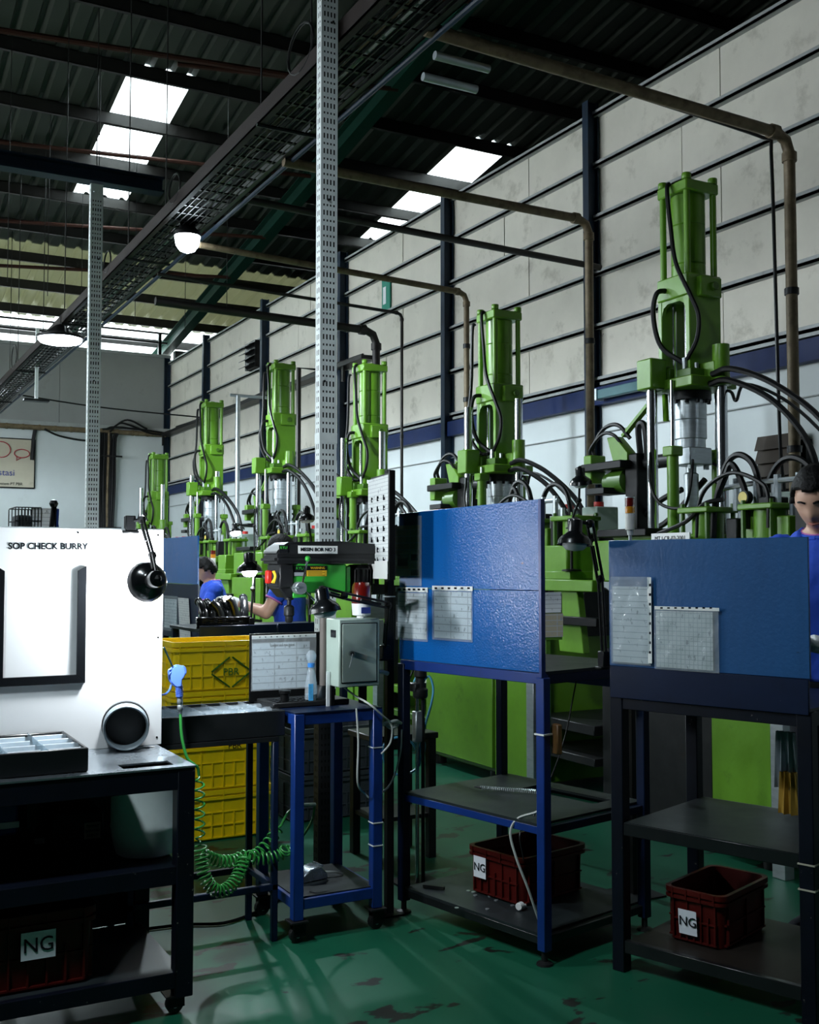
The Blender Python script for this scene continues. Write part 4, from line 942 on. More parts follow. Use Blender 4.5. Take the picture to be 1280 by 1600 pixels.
# black divided tray on the bench
def divided_tray(name, x0, x1, y0, y1, z0, h, nx, ny, label, cm='black_paint'):
    t = thing(name, ((x0 + x1) / 2, (y0 + y1) / 2, z0), label, 'tray', 'divided parts trays')
    th = .012
    MB().box(x0, x1, y0, y0 + th, z0, z0 + h).build('front_wall', cm, t, .003); MB().box(x0, x1, y1 - th, y1, z0, z0 + h).build('back_wall', cm, t, .003)
    MB().box(x0, x0 + th, y0 + th, y1 - th, z0, z0 + h).build('side_wall', cm, t, .003); MB().box(x1 - th, x1, y0 + th, y1 - th, z0, z0 + h).build('side_wall', cm, t, .003)
    MB().box(x0 + th, x1 - th, y0 + th, y1 - th, z0, z0 + .01).build('tray_floor', cm, t)
    for i in range(1, nx):
        x = x0 + (x1 - x0) * i / nx; MB().box(x - .0012, x + .0012, y0 + th, y1 - th, z0 + .012, z0 + h + .004).build('divider', 'acrylic', t)
    for j in range(1, ny):
        y = y0 + (y1 - y0) * j / ny; MB().box(x0 + th, x1 - th, y - .0012, y + .0012, z0 + .012, z0 + h + .002).build('divider', 'acrylic', t)
    for i in range(nx):
        for j in range(ny):
            cx, cy = x0 + (x1 - x0) * (i + .5) / nx, y0 + (y1 - y0) * (j + .5) / ny; wx = (x1 - x0) / nx * .40
            MB().obox((cx, cy, z0 + h * .72), (wx, 0, 0), (0, .0008, 0), (0, .012, .016)).build('index_card', 'paper', t)
            MB().obox((cx, cy + .02, z0 + h * .62), (wx, 0, 0), (0, .0008, 0), (0, .012, .016)).build('index_card', 'paper', t)
    return t
p = at(138, 1206, Z=LZ)
divided_tray('parts_tray', p.x - .62, p.x, p.y + .0, p.y + .40, LZ + .001, .075, 5, 4, 'black parts tray with clear dividers and cards on the left bench')
# lamp clamped on the panel
cl = at(203, 826, Y=PY + .005)
desk_lamp('desk_lamp', (cl.x, PY + .006, 1.615), [at(222, 812, Y=PY - .03), at(238, 868, Y=3.85)], at(230, 909, Y=3.835), (-.10, 1, -.12), .071,
          'black desk lamp clamped on the white panel, its shade turned to it', lit=48.0, bulb='bulb_on')
# bucket, boxes, red crate in the bench
p = at(232, 1336, Z=.475); bx, by = p.x, p.y + .03
t = thing('plastic_bucket', (bx, by, .475), 'stained white plastic drum on the middle shelf of the left bench', 'bucket')
MB().lathe([(.085, 0), (.1, .008), (.112, .05), (.118, .09), (.1195, .095), (.1195, .105), (.118, .11), (.118, .24), (.112, .245), (.11, .24), (.1, .02)], (bx, by, .475), n=28).build('drum', 'white_bucket', t)
MB().box(bx - .11, bx + .11, by - .02, by + .1, .716, .722).build('catch_plate', 'dark_steel', t)
p = at(110, 1330, Z=.475)
t = thing('carton', (p.x, p.y + .12, .475), 'dark carton with a printed label on the middle shelf of the left bench', 'box')
MB().box(p.x - .06, p.x + .11, p.y - .0, p.y + .2, .475, .60).build('carton_body', 'navy_worn', t, .003)
o = sheet('label_sheet', (p.x + .045, p.y - .002, .51), (.055, 0, 0), (0, 0, .055), 'paper_old', t)
for i in range(3): text(('TEMPAT', 'BARANG', 'REJECT')[i], .012, (p.x + .0725, p.y - .004, .552 - .015 * i), (1, 0, 0), (0, 0, 1), 'ink', t)
p = at(70, 1306, Z=.50); t = thing('hand_tool', (p.x, p.y, .476), 'pale bar lying in the dark on the left bench shelf', 'tool')
MB().box(p.x - .035, p.x + .035, p.y - .01, p.y + .01, .476, .495).build('bar', 'white_bucket', t, .003); MB().box(p.x - .06, p.x + .2, p.y + .01, p.y + .08, .476, .49).build('holder', 'black_metal', t)
p = at(5, 1255, Y=3.8); q_ = thing('tool_pouch', (p.x, 3.85, .476), 'blue and white cloth pouch hanging inside the left bench', 'cloth')
MB().box(p.x - .1, p.x + .055, 3.84, 3.88, .56, .70).build('pouch', 'blue_frame', q_, .01); MB().box(p.x - .1, p.x + .057, 3.835, 3.84, .585, .605).build('band', 'white_bucket', q_)
MB().cyl((p.x + .1, 3.86, .56), (p.x + .1, 3.86, .715), .012, n=8).build('handle', 'dark_steel', q_); MB().box(p.x + .08, p.x + .12, 3.83, 3.84, .58, .70).build('strip', 'black_metal', q_)
p = at(152, 1512, Y=3.56)
t = crate('reject_crate', IDT, p.x - .42, p.x, 3.56, 3.86, .142, .375, 'crate_red', 'dark red reject crate on the lower shelf of the left bench', 'red reject crates', rows=2, cols=3)
c = at(60, 1476, Y=3.556); sheet('label_sheet', (c.x - .052, 3.552, c.z - .042), (.103, 0, 0), (0, 0, .084), 'paper', t)
text('NG', .062, (c.x, 3.5505, c.z), (1, 0, 0), (0, 0, 1), 'ink', t)
# things behind the panel top
p = at(42, 822, Y=6.6)
t = thing('wire_basket', (p.x, 6.6, 1.25), 'grey wire basket standing behind the white panel', 'basket')
w0, w1 = at(20, 800, Y=6.6).x, at(60, 800, Y=6.6).x; zt = at(40, 795, Y=6.6).z
q = MB()
for i in range(9): x = w0 + (w1 - w0) * i / 8; q.cyl((x, 6.5, 1.25), (x, 6.5, zt), .003, n=4); q.cyl((x, 6.75, 1.25), (x, 6.75, zt), .003, n=4)
for i in range(8): z = 1.25 + (zt - 1.25) * i / 7; q.box(w0, w1, 6.497, 6.503, z, z + .006); q.box(w0, w0 + .005, 6.5, 6.75, z, z + .006); q.box(w0, w1, 6.747, 6.753, z, z + .006); q.box(w1 - .005, w1, 6.5, 6.75, z, z + .006)
q.build('wire_mesh', 'dark_steel', t, kind='stuff'); MB().box(w0 + .01, w1 - .01, 6.52, 6.73, 1.26, zt - .04).build('contents', 'crate_dark', t, .01)
MB().box(w0 - .1, w1 + .6, 6.45, 6.95, 1.22, 1.25).build('basket_shelf', 'shelf_top', t); 
for xx in (w0 - .08, w1 + .58):
    for yy in (6.48, 6.92): MB().box(xx - .015, xx + .015, yy - .015, yy + .015, 0, 1.22).build('leg', 'navy_worn', t)
a, b = at(50, 825, Y=6.45), at(102, 825, Y=6.45); tz = at(75, 793, Y=6.45).z
t = thing('drawing_board', (a.x, 6.5, 1.25), 'white sheet on a board leaning behind the white panel', 'paper')
sheet('paper_sheet', (a.x + .01, 6.47, 1.25), (b.x - a.x - .04, 0, 0), (-.0, .04, tz - 1.25), 'print_lines', t, .004)
a, b, c = at(70, 826, Y=6.3), at(84, 787, Y=6.3), at(104, 826, Y=6.3)
t = thing('folding_stand', (b.x, 6.3, 1.252), 'folded black and blue lamp arm standing behind the white panel', 'lamp')
MB().bar((a.x, 6.3, 1.252), b, .03, .02).build('arm', 'black_metal', t); MB().bar((c.x, 6.3, 1.252), b, .03, .02).build('arm', 'black_metal', t)
MB().bar((a.x + .05, 6.29, 1.252), b - V((-.02, .01, .03)), .035, .01).build('blue_strip', 'blue_frame', t); MB().ball(b, .025, 8).build('hinge', 'black_metal', t)
MB().box(a.x - .1, c.x + .1, 6.2, 6.4, 1.235, 1.252).build('stand_plate', 'dark_steel', t)
for xx in (a.x - .08, c.x + .08): MB().box(xx - .012, xx + .012, 6.29, 6.31, 0, 1.235).build('leg', 'navy_worn', t)

# ---------------------------------------------------------------- tray stand and yellow crates
SX0, SX1, SY0, SY1 = 1.0, 1.585, 4.02, 4.33
t = thing('tray_stand', (1.3, 4.2, 0), 'narrow blue steel stand carrying the black divided tray', 'stand')
for a in (SX0 + .012, SX1 - .012):
    for b in (SY0 + .012, SY1 - .012): angle_leg(IDT, a, b, 0, .768, .024, t, 'blue_dark')
for b in (SY0 + .012, SY1 - .012): MB().box(SX0, SX1, b - .012, b + .012, .195, .22).build('stretcher', 'blue_dark', t, .003)
for a in (SX0 + .012, SX1 - .012): MB().box(a - .012, a + .012, SY0, SY1, .195, .22).build('stretcher', 'blue_dark', t, .003)
MB().box(SX0, SX1, SY0, SY1, .768, .785).build('top_frame', 'black_paint', t)
divided_tray('parts_tray', .98, 1.615, 4.03, 4.37, .786, .10, 8, 3, 'black parts tray with clear dividers on the narrow stand before the yellow crates')
CT = IDT
lbl = ['topmost yellow crate of the stack, stencilled diamond mark', 'second yellow crate from the top of the stack', 'third yellow crate from the top, small stencil on its rim', 'lowest yellow crate of the stack on the floor']
CX0, CX1, CY0, CY1 = 1.62, 2.19, 5.62, 6.02
for k in range(4):
    z0 = .004 + (3 - k) * .262
    t = crate('yellow_crate', CT, CX0, CX1, CY0, CY1, z0, z0 + .261, 'yellow', lbl[k], 'yellow stacking crates', rows=3, cols=4)
    if k == 0:
        c = at(361, 1050, Y=CY0 + .004); dw, dh = .115, .085; Q = [V((c.x - dw, CY0 + .003, c.z)), V((c.x, CY0 + .003, c.z + dh)), V((c.x + dw, CY0 + .003, c.z)), V((c.x, CY0 + .003, c.z - dh))]
        for i in range(4):
            a, b = Q[i], Q[(i + 1) % 4]; MB().bar(a.lerp(b, .06), a.lerp(b, .90), .002, .011, (0, -1, 0)).obox((a + b) / 2, (b - a) * .44, V((0, .001, 0)), (b - a).cross(V((0, 1, 0))).normalized() * .004).build('stencil_line', 'ink_green', t)
        text('PBR', .055, (c.x, CY0 + .002, c.z), (1, 0, 0), (0, 0, 1), 'ink_green', t)
    if k == 2: c = at(367, 1174, Y=CY0); text('PBR', .045, (c.x, CY0 - .001, z0 + .225), (1, 0, 0), (0, 0, 1), 'ink', t)
for k, (x0, y0, z0) in enumerate(((2.36, 5.78, 0), (2.36, 5.78, .262))):
    crate('grey_crate', CT, x0, x0 + .57, y0, y0 + .4, z0 + .002, z0 + .261, 'crate_dark', ('dark grey stacking crate on the floor behind the drill cart', 'dark grey stacking crate on top of another behind the drill cart')[k], 'dark grey stacking crates', rows=3, cols=4)

# ---------------------------------------------------------------- drill cart
KX0, KX1, KY0, KY1, KZ = 1.625, 2.005, 3.955, 4.375, .882
t = thing('drill_cart', (1.81, 4.16, 0), 'blue steel cart on castors carrying the drill press', 'cart')
for a in (KX0 + .02, KX1 - .02):
    for b in (KY0 + .02, KY1 - .02): angle_leg(IDT, a, b, .085, KZ - .006, .042, t, 'blue_frame'); castor(IDT, a, b, .085, t, .030)
MB().box(KX0, KX1, KY0, KY1, KZ - .006, KZ).build('cart_top', 'blue_dark', t, .001)
for z0, z1 in ((KZ - .05, KZ - .006), (.125, .165)):
    for b in (KY0 + .004, KY1 - .03): MB().box(KX0 + .04, KX1 - .04, b, b + .026, z0, z1).build('rail', 'blue_frame', t, .002)
    for a in (KX0 + .004, KX1 - .03): MB().box(a, a + .026, KY0 + .04, KY1 - .04, z0, z1).build('rail', 'blue_frame', t, .002)
MB().box(KX0 + .02, KX1 - .02, KY0 + .02, KY1 - .02, .165, .17).build('shelf', 'shelf_top', t)
for z in (.42, .33, .72): MB().box(KX1 - .043, KX1 + .003, KY0 - .003, KY0 + .043, z, z + .004).build('zip_tie', 'white_plastic', t)
# foot pedal on the cart shelf
p = at(485, 1372, Z=.175)
t = thing('foot_pedal', (p.x, p.y, .171), 'grey ribbed metal foot pedal on the lower shelf of the drill cart', 'pedal')
q = MB(); T2, e1, e2 = frame((p.x, p.y), (1, .15))
prf = [(-.07, 0), (.06, 0), (.06, .02), (.03, .055), (-.02, .05), (-.07, .02)]
MB().prism(prf, T2(0, -.04, .171), e1, (0, 0, 1), e2 * .08).build('pedal_body', 'tin', t, .004)
for i in range(6): MB().obox(T2(-.055 + .018 * i, 0, .171 + .029 + .0055 * i), e1 * .003, e2 * .038, (0, 0, .003)).build('rib', 'tin', t)
MB().tube([T2(.06, 0, .19), T2(.11, .02, .185), T2(.14, .03, .175)], .006, 6, 4).build('plug_cable', 'cable_grey', t)
# drill press
DY = 4.22; X = lambda px: at(px, 900, Y=DY).x
t = thing('drill_press', (1.87, 4.24, KZ), 'black and green bench drill press standing on the blue cart', 'drill press')
sx = X(452); cxx = X(506)
MB().box(sx - .11, cxx + .07, DY - .11, DY + .08, KZ, KZ + .022).build('base', 'dark_steel', t, .004)
for i in range(8):
    for j in range(3): MB().box(sx - .09 + .026 * i, sx - .072 + .026 * i, DY - .095 + .04 * j, DY - .07 + .04 * j, KZ + .022, KZ + .025).build('base_pad', 'black_metal', t)
p = at(445, 1095, Y=DY - .07); MB().lathe([(.018, KZ + .025), (.018, KZ + .052), (.024, KZ + .054), (.024, KZ + .066)], (p.x, p.y, 0), n=16).build('work_stop', 'black_metal', t)
MB().cyl((cxx, DY, KZ), (cxx, DY, 1.47), .016, n=16).build('column', 'brown_pvc', t)
MB().lathe([(.045, KZ + .02), (.045, KZ + .035), (.03, KZ + .07)], (cxx, DY, 0), n=16).build('column_foot', 'dark_steel', t)
zc = lambda py: at(500, py, Y=DY).z
xl, xr = X(418), X(578)
poly = [(xl, zc(881)), (xr, zc(881)), (xr, zc(868)), (xl, zc(868))]
MB().prism(poly, (0, DY - .09, 0), (1, 0, 0), (0, 0, 1), (0, .18, 0)).build('belt_housing', 'black_plastic', t, .012, 2)
poly = [(xl + .005, zc(868)), (xr - .005, zc(868)), (xr - .005, zc(850)), (X(520), zc(846)), (X(440), zc(848)), (X(424), zc(858))]
MB().prism(poly, (0, DY - .085, 0), (1, 0, 0), (0, 0, 1), (0, .17, 0)).build('belt_cover', 'black_plastic', t, .008, 2)
ns = MB().box(X(453.5), X(514), DY - .0875, DY - .085, zc(865.5), zc(853.5)).build('name_sign', 'white_plastic', t)
text('MESIN BOR NO 3', .0205, ((X(453.5) + X(514)) / 2, DY - .088, zc(859.5)), (1, 0, 0), (0, 0, 1), 'ink', t, bold=.0005)
MB().box(X(424), X(437), DY - .089, DY - .086, zc(864), zc(853)).build('brand_sign', 'black_gloss', t); text('RYU', .017, ((X(424) + X(437)) / 2, DY - .0895, zc(857)), (1, 0, 0), (0, 0, 1), 'drill_green', t)
MB().box(X(427), X(449), DY - .07, DY + .07, zc(918), zc(881)).build('switch_housing', 'black_plastic', t, .006)
MB().prism([(X(427), zc(917)), (X(449), zc(917)), (X(449), zc(933)), (X(441), zc(933))], (0, DY - .06, 0), (1, 0, 0), (0, 0, 1), (0, .12, 0)).build('switch_chin', 'black_plastic', t, .004)
MB().box(X(449), X(532), DY - .062, DY + .062, zc(926), zc(881)).build('head_casting', 'drill_green', t, .006)
MB().box(X(449), X(471), DY - .062, DY + .062, zc(933), zc(925)).build('quill_housing', 'drill_green', t, .004)
MB().box(X(449.5), X(469), DY - .0645, DY - .062, zc(900), zc(884)).build('plate', 'black_gloss', t); text('RYU', .018, (X(459), DY - .0655, zc(888)), (1, 0, 0), (0, 0, 1), 'drill_green', t)
MB().box(X(450.5), X(468), DY - .0655, DY - .0645, zc(899.5), zc(894)).build('plate', 'ink_grey', t)
MB().box(X(470), X(501), DY - .0645, DY - .062, zc(891), zc(884)).build('plate', 'black_gloss', t); text('WARNING', .0135, (X(487), DY - .0655, zc(887.5)), (1, 0, 0), (0, 0, 1), 'yellow_tag', t)
MB().box(X(470), X(501), DY - .0645, DY - .062, zc(900), zc(891)).build('plate', 'yellow_tag', t)
for i in range(4): MB().box(X(472), X(498 - 4 * (i % 2)), DY - .0650, DY - .0645, zc(899 - 2 * i), zc(898.3 - 2 * i)).build('print_line', 'ink', t)
MB().box(X(532), X(541), DY - .05, DY + .05, zc(926), zc(884)).build('motor_mount', 'drill_green', t, .006)
mc = (X(561), DY)
MB().lathe([(.05, zc(930)), (.058, zc(928)), (.058, zc(888)), (.045, zc(882))], (mc[0], mc[1], 0), n=20).build('motor', 'black_metal', t)
for i in range(12):
    a = pi + pi * (i - 3) / 11; MB().obox((mc[0] + .06 * cos(a), mc[1] + .06 * sin(a), (zc(926) + zc(890)) / 2), V((cos(a), sin(a), 0)) * .005, V((-sin(a), cos(a), 0)) * .002, (0, 0, (zc(890) - zc(926)) / 2)).build('cooling_fin', 'black_metal', t)
hb = at(469, 919, Y=DY - .09)
MB().cyl((hb.x, DY - .06, hb.z), (hb.x, DY - .105, hb.z), .026, n=20).build('feed_hub', 'steel', t, .003)
bl = at(481, 873, Y=DY - .12); lv = MB().cyl((hb.x + .003, DY - .095, hb.z), bl, .0045, n=8).build('feed_lever', 'chrome', t); MB().ball(bl, .012, 12).build('knob', 'drill_green', lv)
bl2 = hb + V((-.05, -.03, .004)); lv = MB().cyl((hb.x, DY - .095, hb.z), bl2, .0045, n=8).build('feed_lever', 'chrome', t)
bl3 = hb + V((.05, .01, .095)); MB().cyl((hb.x + .01, DY - .09, hb.z), (hb.x + .06, DY - .10, hb.z - .05), .0045, n=8).build('feed_lever', 'chrome', t)
MB().lathe([(.011, zc(972)), (.017, zc(969)), (.017, zc(962)), (.022, zc(960)), (.022, zc(948)), (.018, zc(946)), (.009, zc(944)), (.009, zc(937)), (.019, zc(936)), (.019, zc(932))], (sx, DY, 0), n=18).build('chuck', 'dark_steel', t)
MB().box(X(411), X(419), DY - .05, DY - .02, zc(911), zc(891)).build('stop_switch', 'red', t, .004)
for i in range(3): MB().tube([(X(418) + .003 * i, DY - .06, zc(892)), (X(421), DY - .064 - .004 * i, zc(900)), (X(417) + .004 * i, DY - .06, zc(910))], .004, 6, 4).build('switch_tag', 'yellow_tag', t)
# checklist board on the cart
BYc = 4.352; a, b = at(391, 1000, Y=BYc).x, at(500, 1000, Y=BYc).x
t = thing('checklist_board', ((a + b) / 2, BYc, KZ), 'black board with a printed machine checklist in a clear sleeve, on the cart', 'notice board')
zt, zb = at(440, 989, Y=BYc).z, KZ
MB().box(a, b, BYc, BYc + .012, zb, zt).build('board', 'black_metal', t, .001)
pz0, pz1 = at(440, 1076, Y=BYc).z, at(440, 1003, Y=BYc).z
sheet('checklist', (at(394, 1000, Y=BYc).x, BYc - .002, pz0), (at(484, 1000, Y=BYc).x - at(394, 1000, Y=BYc).x, 0, 0), (0, 0, pz1 - pz0), 'print_grid', t)
text('CHECK LIST MACHINE', .011, (at(441, 1000, Y=BYc).x, BYc - .004, pz1 - .014), (1, 0, 0), (0, 0, 1), 'ink', t)
sheet('clear_sleeve', (at(392, 1000, Y=BYc).x, BYc - .006, pz0 - .004), (at(493, 1000, Y=BYc).x - at(392, 1000, Y=BYc).x, 0, 0), (0, -.004, zt - pz0 - .006), 'film', t)
MB().box(at(393, 1000, Y=BYc).x, at(493, 1000, Y=BYc).x, BYc - .007, BYc - .004, zt - .022, zt - .007).build('punched_strip', 'white_plastic', t)
for i in range(9): 
    xx = at(405 + 9 * i, 1000, Y=BYc).x; MB().cyl((xx, BYc - .0085, zt - .0145), (xx, BYc - .007, zt - .0145), .003, n=8).build('hole', 'black_metal', t)
# grey control box with beacon
GX0, GX1, GY0, GY1 = at(530, 1000, Y=4.0).x, at(593.5, 1000, Y=4.0).x, 4.0, 4.13
gz0, gz1 = at(560, 1073, Y=4.0).z, at(560, 967, Y=4.0).z
t = thing('control_box', ((GX0 + GX1) / 2, 4.06, KZ), 'grey green steel control box with a keyed door, beside the drill press', 'cabinet')
MB().box(GX0, GX1, GY0, GY1, gz0, gz1).build('case', 'box_grey', t, .004)
dx0, dx1, dz0, dz1 = GX0 + .014, GX1 - .016, gz0 + .02, gz1 - .02
o = MB().box(dx0, dx1, GY0 - .003, GY0 + .001, dz0, dz1).build('door', 'box_grey', t, .001)
for (x0, x1, z0, z1) in ((dx0 - .004, dx0, dz0, dz1), (dx1, dx1 + .004, dz0, dz1), (dx0 - .004, dx1 + .004, dz0 - .004, dz0), (dx0 - .004, dx1 + .004, dz1, dz1 + .004)): MB().box(x0, x1, GY0 - .001, GY0 + .001, z0, z1).build('door_gap', 'black_metal', t)
kx = at(548, 1021, Y=4.0); MB().cyl((kx.x, GY0 - .002, kx.z), (kx.x, GY0 - .016, kx.z), .0115, n=16).build('lock', 'chrome', o); MB().cyl((kx.x, GY0 - .016, kx.z), (kx.x, GY0 - .018, kx.z), .006, n=10).build('keyhole', 'black_metal', o)
MB().tube([(kx.x, GY0 - .02, kx.z), (kx.x - .008, GY0 - .022, kx.z - .03), (kx.x - .014, GY0 - .02, kx.z - .055)], .002, 5, 4).build('key', 'steel', o)
MB().obox((kx.x + .045, GY0 - .0036, kx.z - .012), V((.028, 0, -.008)), V((0, .0004, 0)), V((.002, 0, .010))).build('tape_mark', 'paper_old', o)
MB().box(GX0 - .004, GX0, GY0 + .03, GY0 + .075, gz1 - .075, gz1 - .045).build('window', 'black_gloss', t)
MB().box(GX0 + .01, GX0 + .025, GY1 - .035, GY1 - .025, KZ, gz0 + .02).build('bracket_leg', 'black_metal', t); MB().box(GX1 - .03, GX1 + .005, GY1, GY1 + .01, KZ, gz0 + .2).build('bracket_leg', 'black_metal', t)
MB().box(GX0 - .018, GX0 - .004, GY1 - .05, GY1 - .044, KZ, KZ + .14).build('angle_bracket', 'galv', t)
bc = at(565, 960, Y=4.07)
b = thing('warning_beacon', (bc.x, 4.07, gz1), 'red domed warning beacon on top of the grey control box', 'beacon')
MB().lathe([(.02, 0), (.02, .008), (.038, .012), (.041, .055), (.041, .06)], (bc.x, 4.07, gz1), n=24).build('base', 'white_plastic', b)
MB().box(bc.x - .02, bc.x + .02, 4.07 - .0425, 4.07 - .038, gz1 + .02, gz1 + .045).build('sticker', 'ink_blue', b)
MB().lathe([(.041, .06), (.042, .065), (.040, .13), (.032, .146), (.001, .15)], (bc.x, 4.07, gz1), n=24).build('dome', 'red_lens', b)
MB().lathe([(.018, .06), (.018, .11), (.001, .115)], (bc.x, 4.07, gz1), n=12).build('reflector', 'steel', b)
# spray bottle
p = at(486, 1102, Z=KZ)
t = thing('spray_bottle', (p.x, p.y, KZ), 'clear plastic bottle with a blue cap on the drill cart', 'bottle')
MB().lathe([(.022, 0), (.026, .006), (.026, .05), (.024, .085), (.018, .125), (.012, .15), (.012, .158)], (p.x, p.y, KZ + .001), n=20).build('bottle_wall', 'pet', t)
MB().lathe([(.021, .002), (.024, .006), (.024, .045)], (p.x, p.y, KZ + .001), n=20).build('liquid', mat('liquid', '#bfe0ee', .05, trans=.9, var=.02), t)
MB().cyl((p.x, p.y, KZ + .155), (p.x, p.y, KZ + .172), .0145, n=16).build('cap', mat('cap_blue', '#2f78c4', .35), t)
MB().lathe([(.011, .172), (.02, .19), (.022, .205), (.012, .222), (.001, .226)], (p.x, p.y, KZ), n=14).build('nozzle_bulb', 'pet', t)
MB().box(p.x - .022, p.x - .002, p.y - .0275, p.y - .0255, KZ + .02, KZ + .09).build('label_strip', mat('label_blue', '#4aa5dd', .4, var=.3, scale=60), t)
# loose cable from the control box
a, b = at(556, 1080, Y=4.05), at(598, 1118, Y=3.93)
solo('power_cable', MB().tube([(GX0 + .05, 4.08, gz0 - .002), a + V((0, 0, -.02)), at(577, 1100, Y=3.94), b, at(612, 1133, Y=3.95), at(610, 1160, Y=3.95), at(596, 1178, Y=3.95)], .004, 6, 6), 'cable_grey', 'pale twin cable looping from the grey control box to the bench post', 'cable')
solo('power_cable', MB().tube([at(557, 1107, Y=3.94), at(560, 1160, Y=3.945), at(559, 1222, Y=3.95), at(570, 1240, Y=4.0), at(583, 1246, Y=4.0), at(610, 1225, Y=4.05), at(625, 1180, Y=4.08), at(628, 1140, Y=4.08)], .004, 6, 6), 'cable_grey', 'grey cable hanging below the drill cart top and up the black post', 'cable')
solo('knotted_cable', MB().tube([at(600, 1130, Y=4.02), at(613, 1128, Y=4.0), at(622, 1132, Y=4.02), at(612, 1138, Y=4.0), at(604, 1132, Y=4.02), at(618, 1126, Y=4.0), at(627, 1130, Y=4.03)], .006, 6, 6), 'cable_grey', 'white cable knotted around the black bench post', 'cable')

# ---------------------------------------------------------------- bright blue middle bench
def blue_bench(name, R, L, depth, zb, zbt, label, mode):
    T, e1, e2 = frame(R, (L[0] - R[0], L[1] - R[1])); W = (V(L) - V(R)).length
    t = thing(name, (*(T(W / 2, depth / 2, 0)).xy, 0), label, 'workbench', 'blue benches with upright boards')
    return T, e1, e2, W, t
R_, L_ = V((2.342, 3.312)), V((2.168, 4.112))
T, e1, e2, W, t = blue_bench('board_bench', R_, L_, .62, 1.04, 1.69, 'bright blue workbench with a tall upright board, in the middle', 0)
MID = (T, e1, e2, W)
bn = -e2                                  # outward normal of the board
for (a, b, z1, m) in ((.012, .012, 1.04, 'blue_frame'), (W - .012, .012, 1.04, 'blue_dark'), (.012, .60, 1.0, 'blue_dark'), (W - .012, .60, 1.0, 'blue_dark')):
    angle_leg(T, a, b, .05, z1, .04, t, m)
    q = T(a, b, 0); MB().lathe([(.032, 0), (.03, .008), (.012, .014), (.012, .055)], q, n=12).build('levelling_foot', 'dark_steel', t)
lbox(MB(), T, 0, W, .0, .03, 1.015, 1.055).build('front_rail', 'blue_frame', t, .002)
lbox(MB(), T, .0, .03, .03, .62, 1.015, 1.05).build('side_rail', 'blue_dark', t, .002); lbox(MB(), T, W - .03, W, .03, .62, 1.015, 1.05).build('side_rail', 'blue_dark', t, .002)
lbox(MB(), T, 0, W, .02, .62, 1.05, 1.062).build('bench_top', 'shelf_top', t)
lbox(MB(), T, .0, W, .6, .63, .95, 1.05).build('back_rail', 'blue_frame', t)
z0b, z1l, z1r = 1.058, 1.675, 1.70
seam = 1.36
def bquad(a0, a1, z0, z1a, z1b, m, nm):
    q = MB(); f0, f1 = T(a0, -.004, 0), T(a1, -.004, 0); th = e2 * .008
    vs = [f0 + V((0, 0, z0)), f1 + V((0, 0, z0)), f1 + V((0, 0, z1b)), f0 + V((0, 0, z1a))]
    q.add(vs + [p + th for p in vs], [(3, 2, 1, 0), (4, 5, 6, 7), (0, 1, 5, 4), (1, 2, 6, 5), (2, 3, 7, 6), (3, 0, 4, 7)]); return q.build(nm, m, t, .001)
bquad(0, W, z0b, seam - .001, seam - .001, 'blue_board', 'board_panel'); bquad(0, W, seam + .001, z1r, z1l, 'blue_board', 'board_panel')
q = MB(); lbox(q, T, -.002, .012, -.01, .012, 1.04, z1r); q.build('board_edge', 'blue_frame', t, .001)
# upper shelf with slot, lower shelf
q = MB(); lbox(q, T, .03, W - .03, .0, .42, .495, .505); lbox(q, T, .03, .12, .42, .62, .495, .505); lbox(q, T, .52, W - .03, .42, .62, .495, .505); lbox(q, T, .12, .52, .53, .62, .495, .505)
q.build('middle_shelf', 'shelf_top', t); lbox(MB(), T, .03, W - .03, .0, .025, .465, .495).build('shelf_rail', 'blue_frame', t, .002)
lbox(MB(), T, .03, W - .03, .595, .62, .465, .495).build('shelf_rail', 'blue_dark', t, .002)
lbox(MB(), T, .0, .03, .03, .6, .465, .495).build('shelf_rail', 'blue_dark', t, .002); lbox(MB(), T, W - .03, W, .03, .6, .465, .495).build('shelf_rail', 'blue_dark', t, .002)
lbox(MB(), T, .03, W - .03, .0, .62, .10, .11).build('lower_shelf', 'shelf_top', t); lbox(MB(), T, .03, W - .03, .0, .025, .07, .10).build('shelf_rail', 'black_paint', t, .002)
lbox(MB(), T, .005, .03, .03, .6, .07, .10).build('shelf_rail', 'black_paint', t, .002)
# zip tie and taped stick on the right leg
lbox(MB(), T, -.012, .036, -.012, .036, .83, .836).build('zip_tie', 'white_plastic', t)
q = T(-.02, .05, 0); MB().box(q.x - .012, q.x + .012, q.y - .02, q.y + .02, .76, .87).build('wood_block', 'wood', t, .004)
# papers on the board
bp0 = T(0, -.004, 1.2); ev = V((0, 0, 1)); er = -e1                     # to the right as seen
def board_sheet(nm, px0, py0, px1, py1, m, par, lift, slope=0):
    a = onplane(px0, py1, bp0, e2); b = onplane(px1, py1, bp0, e2); c = onplane(px0, py0, bp0, e2)
    w = (b - a).dot(er); h = c.z - a.z
    if m == 'film': return film_sheet(nm, a, er * w, V((0, 0, h)), par, lift, .002), a, w, h
    return sheet(nm, a, er * w, V((0, 0, h)) + er * slope, m, par, .0008, lift), a, w, h
d = thing('photo_sheet', onplane(640, 905, bp0, e2), 'old brownish photo sheet in a clear sleeve at the upper left of the blue board', 'paper')
board_sheet('print', 618, 822, 656, 900, 'print_old', d, .002); board_sheet('clear_sleeve', 616, 808, 660, 915, 'film', d, .004)
for (x0, y0, x1, y1) in ((643, 866, 654, 876), (643, 890, 655, 899), (622, 866, 638, 884)): board_sheet('picture', x0, y0, x1, y1, 'ink', d, .0028)
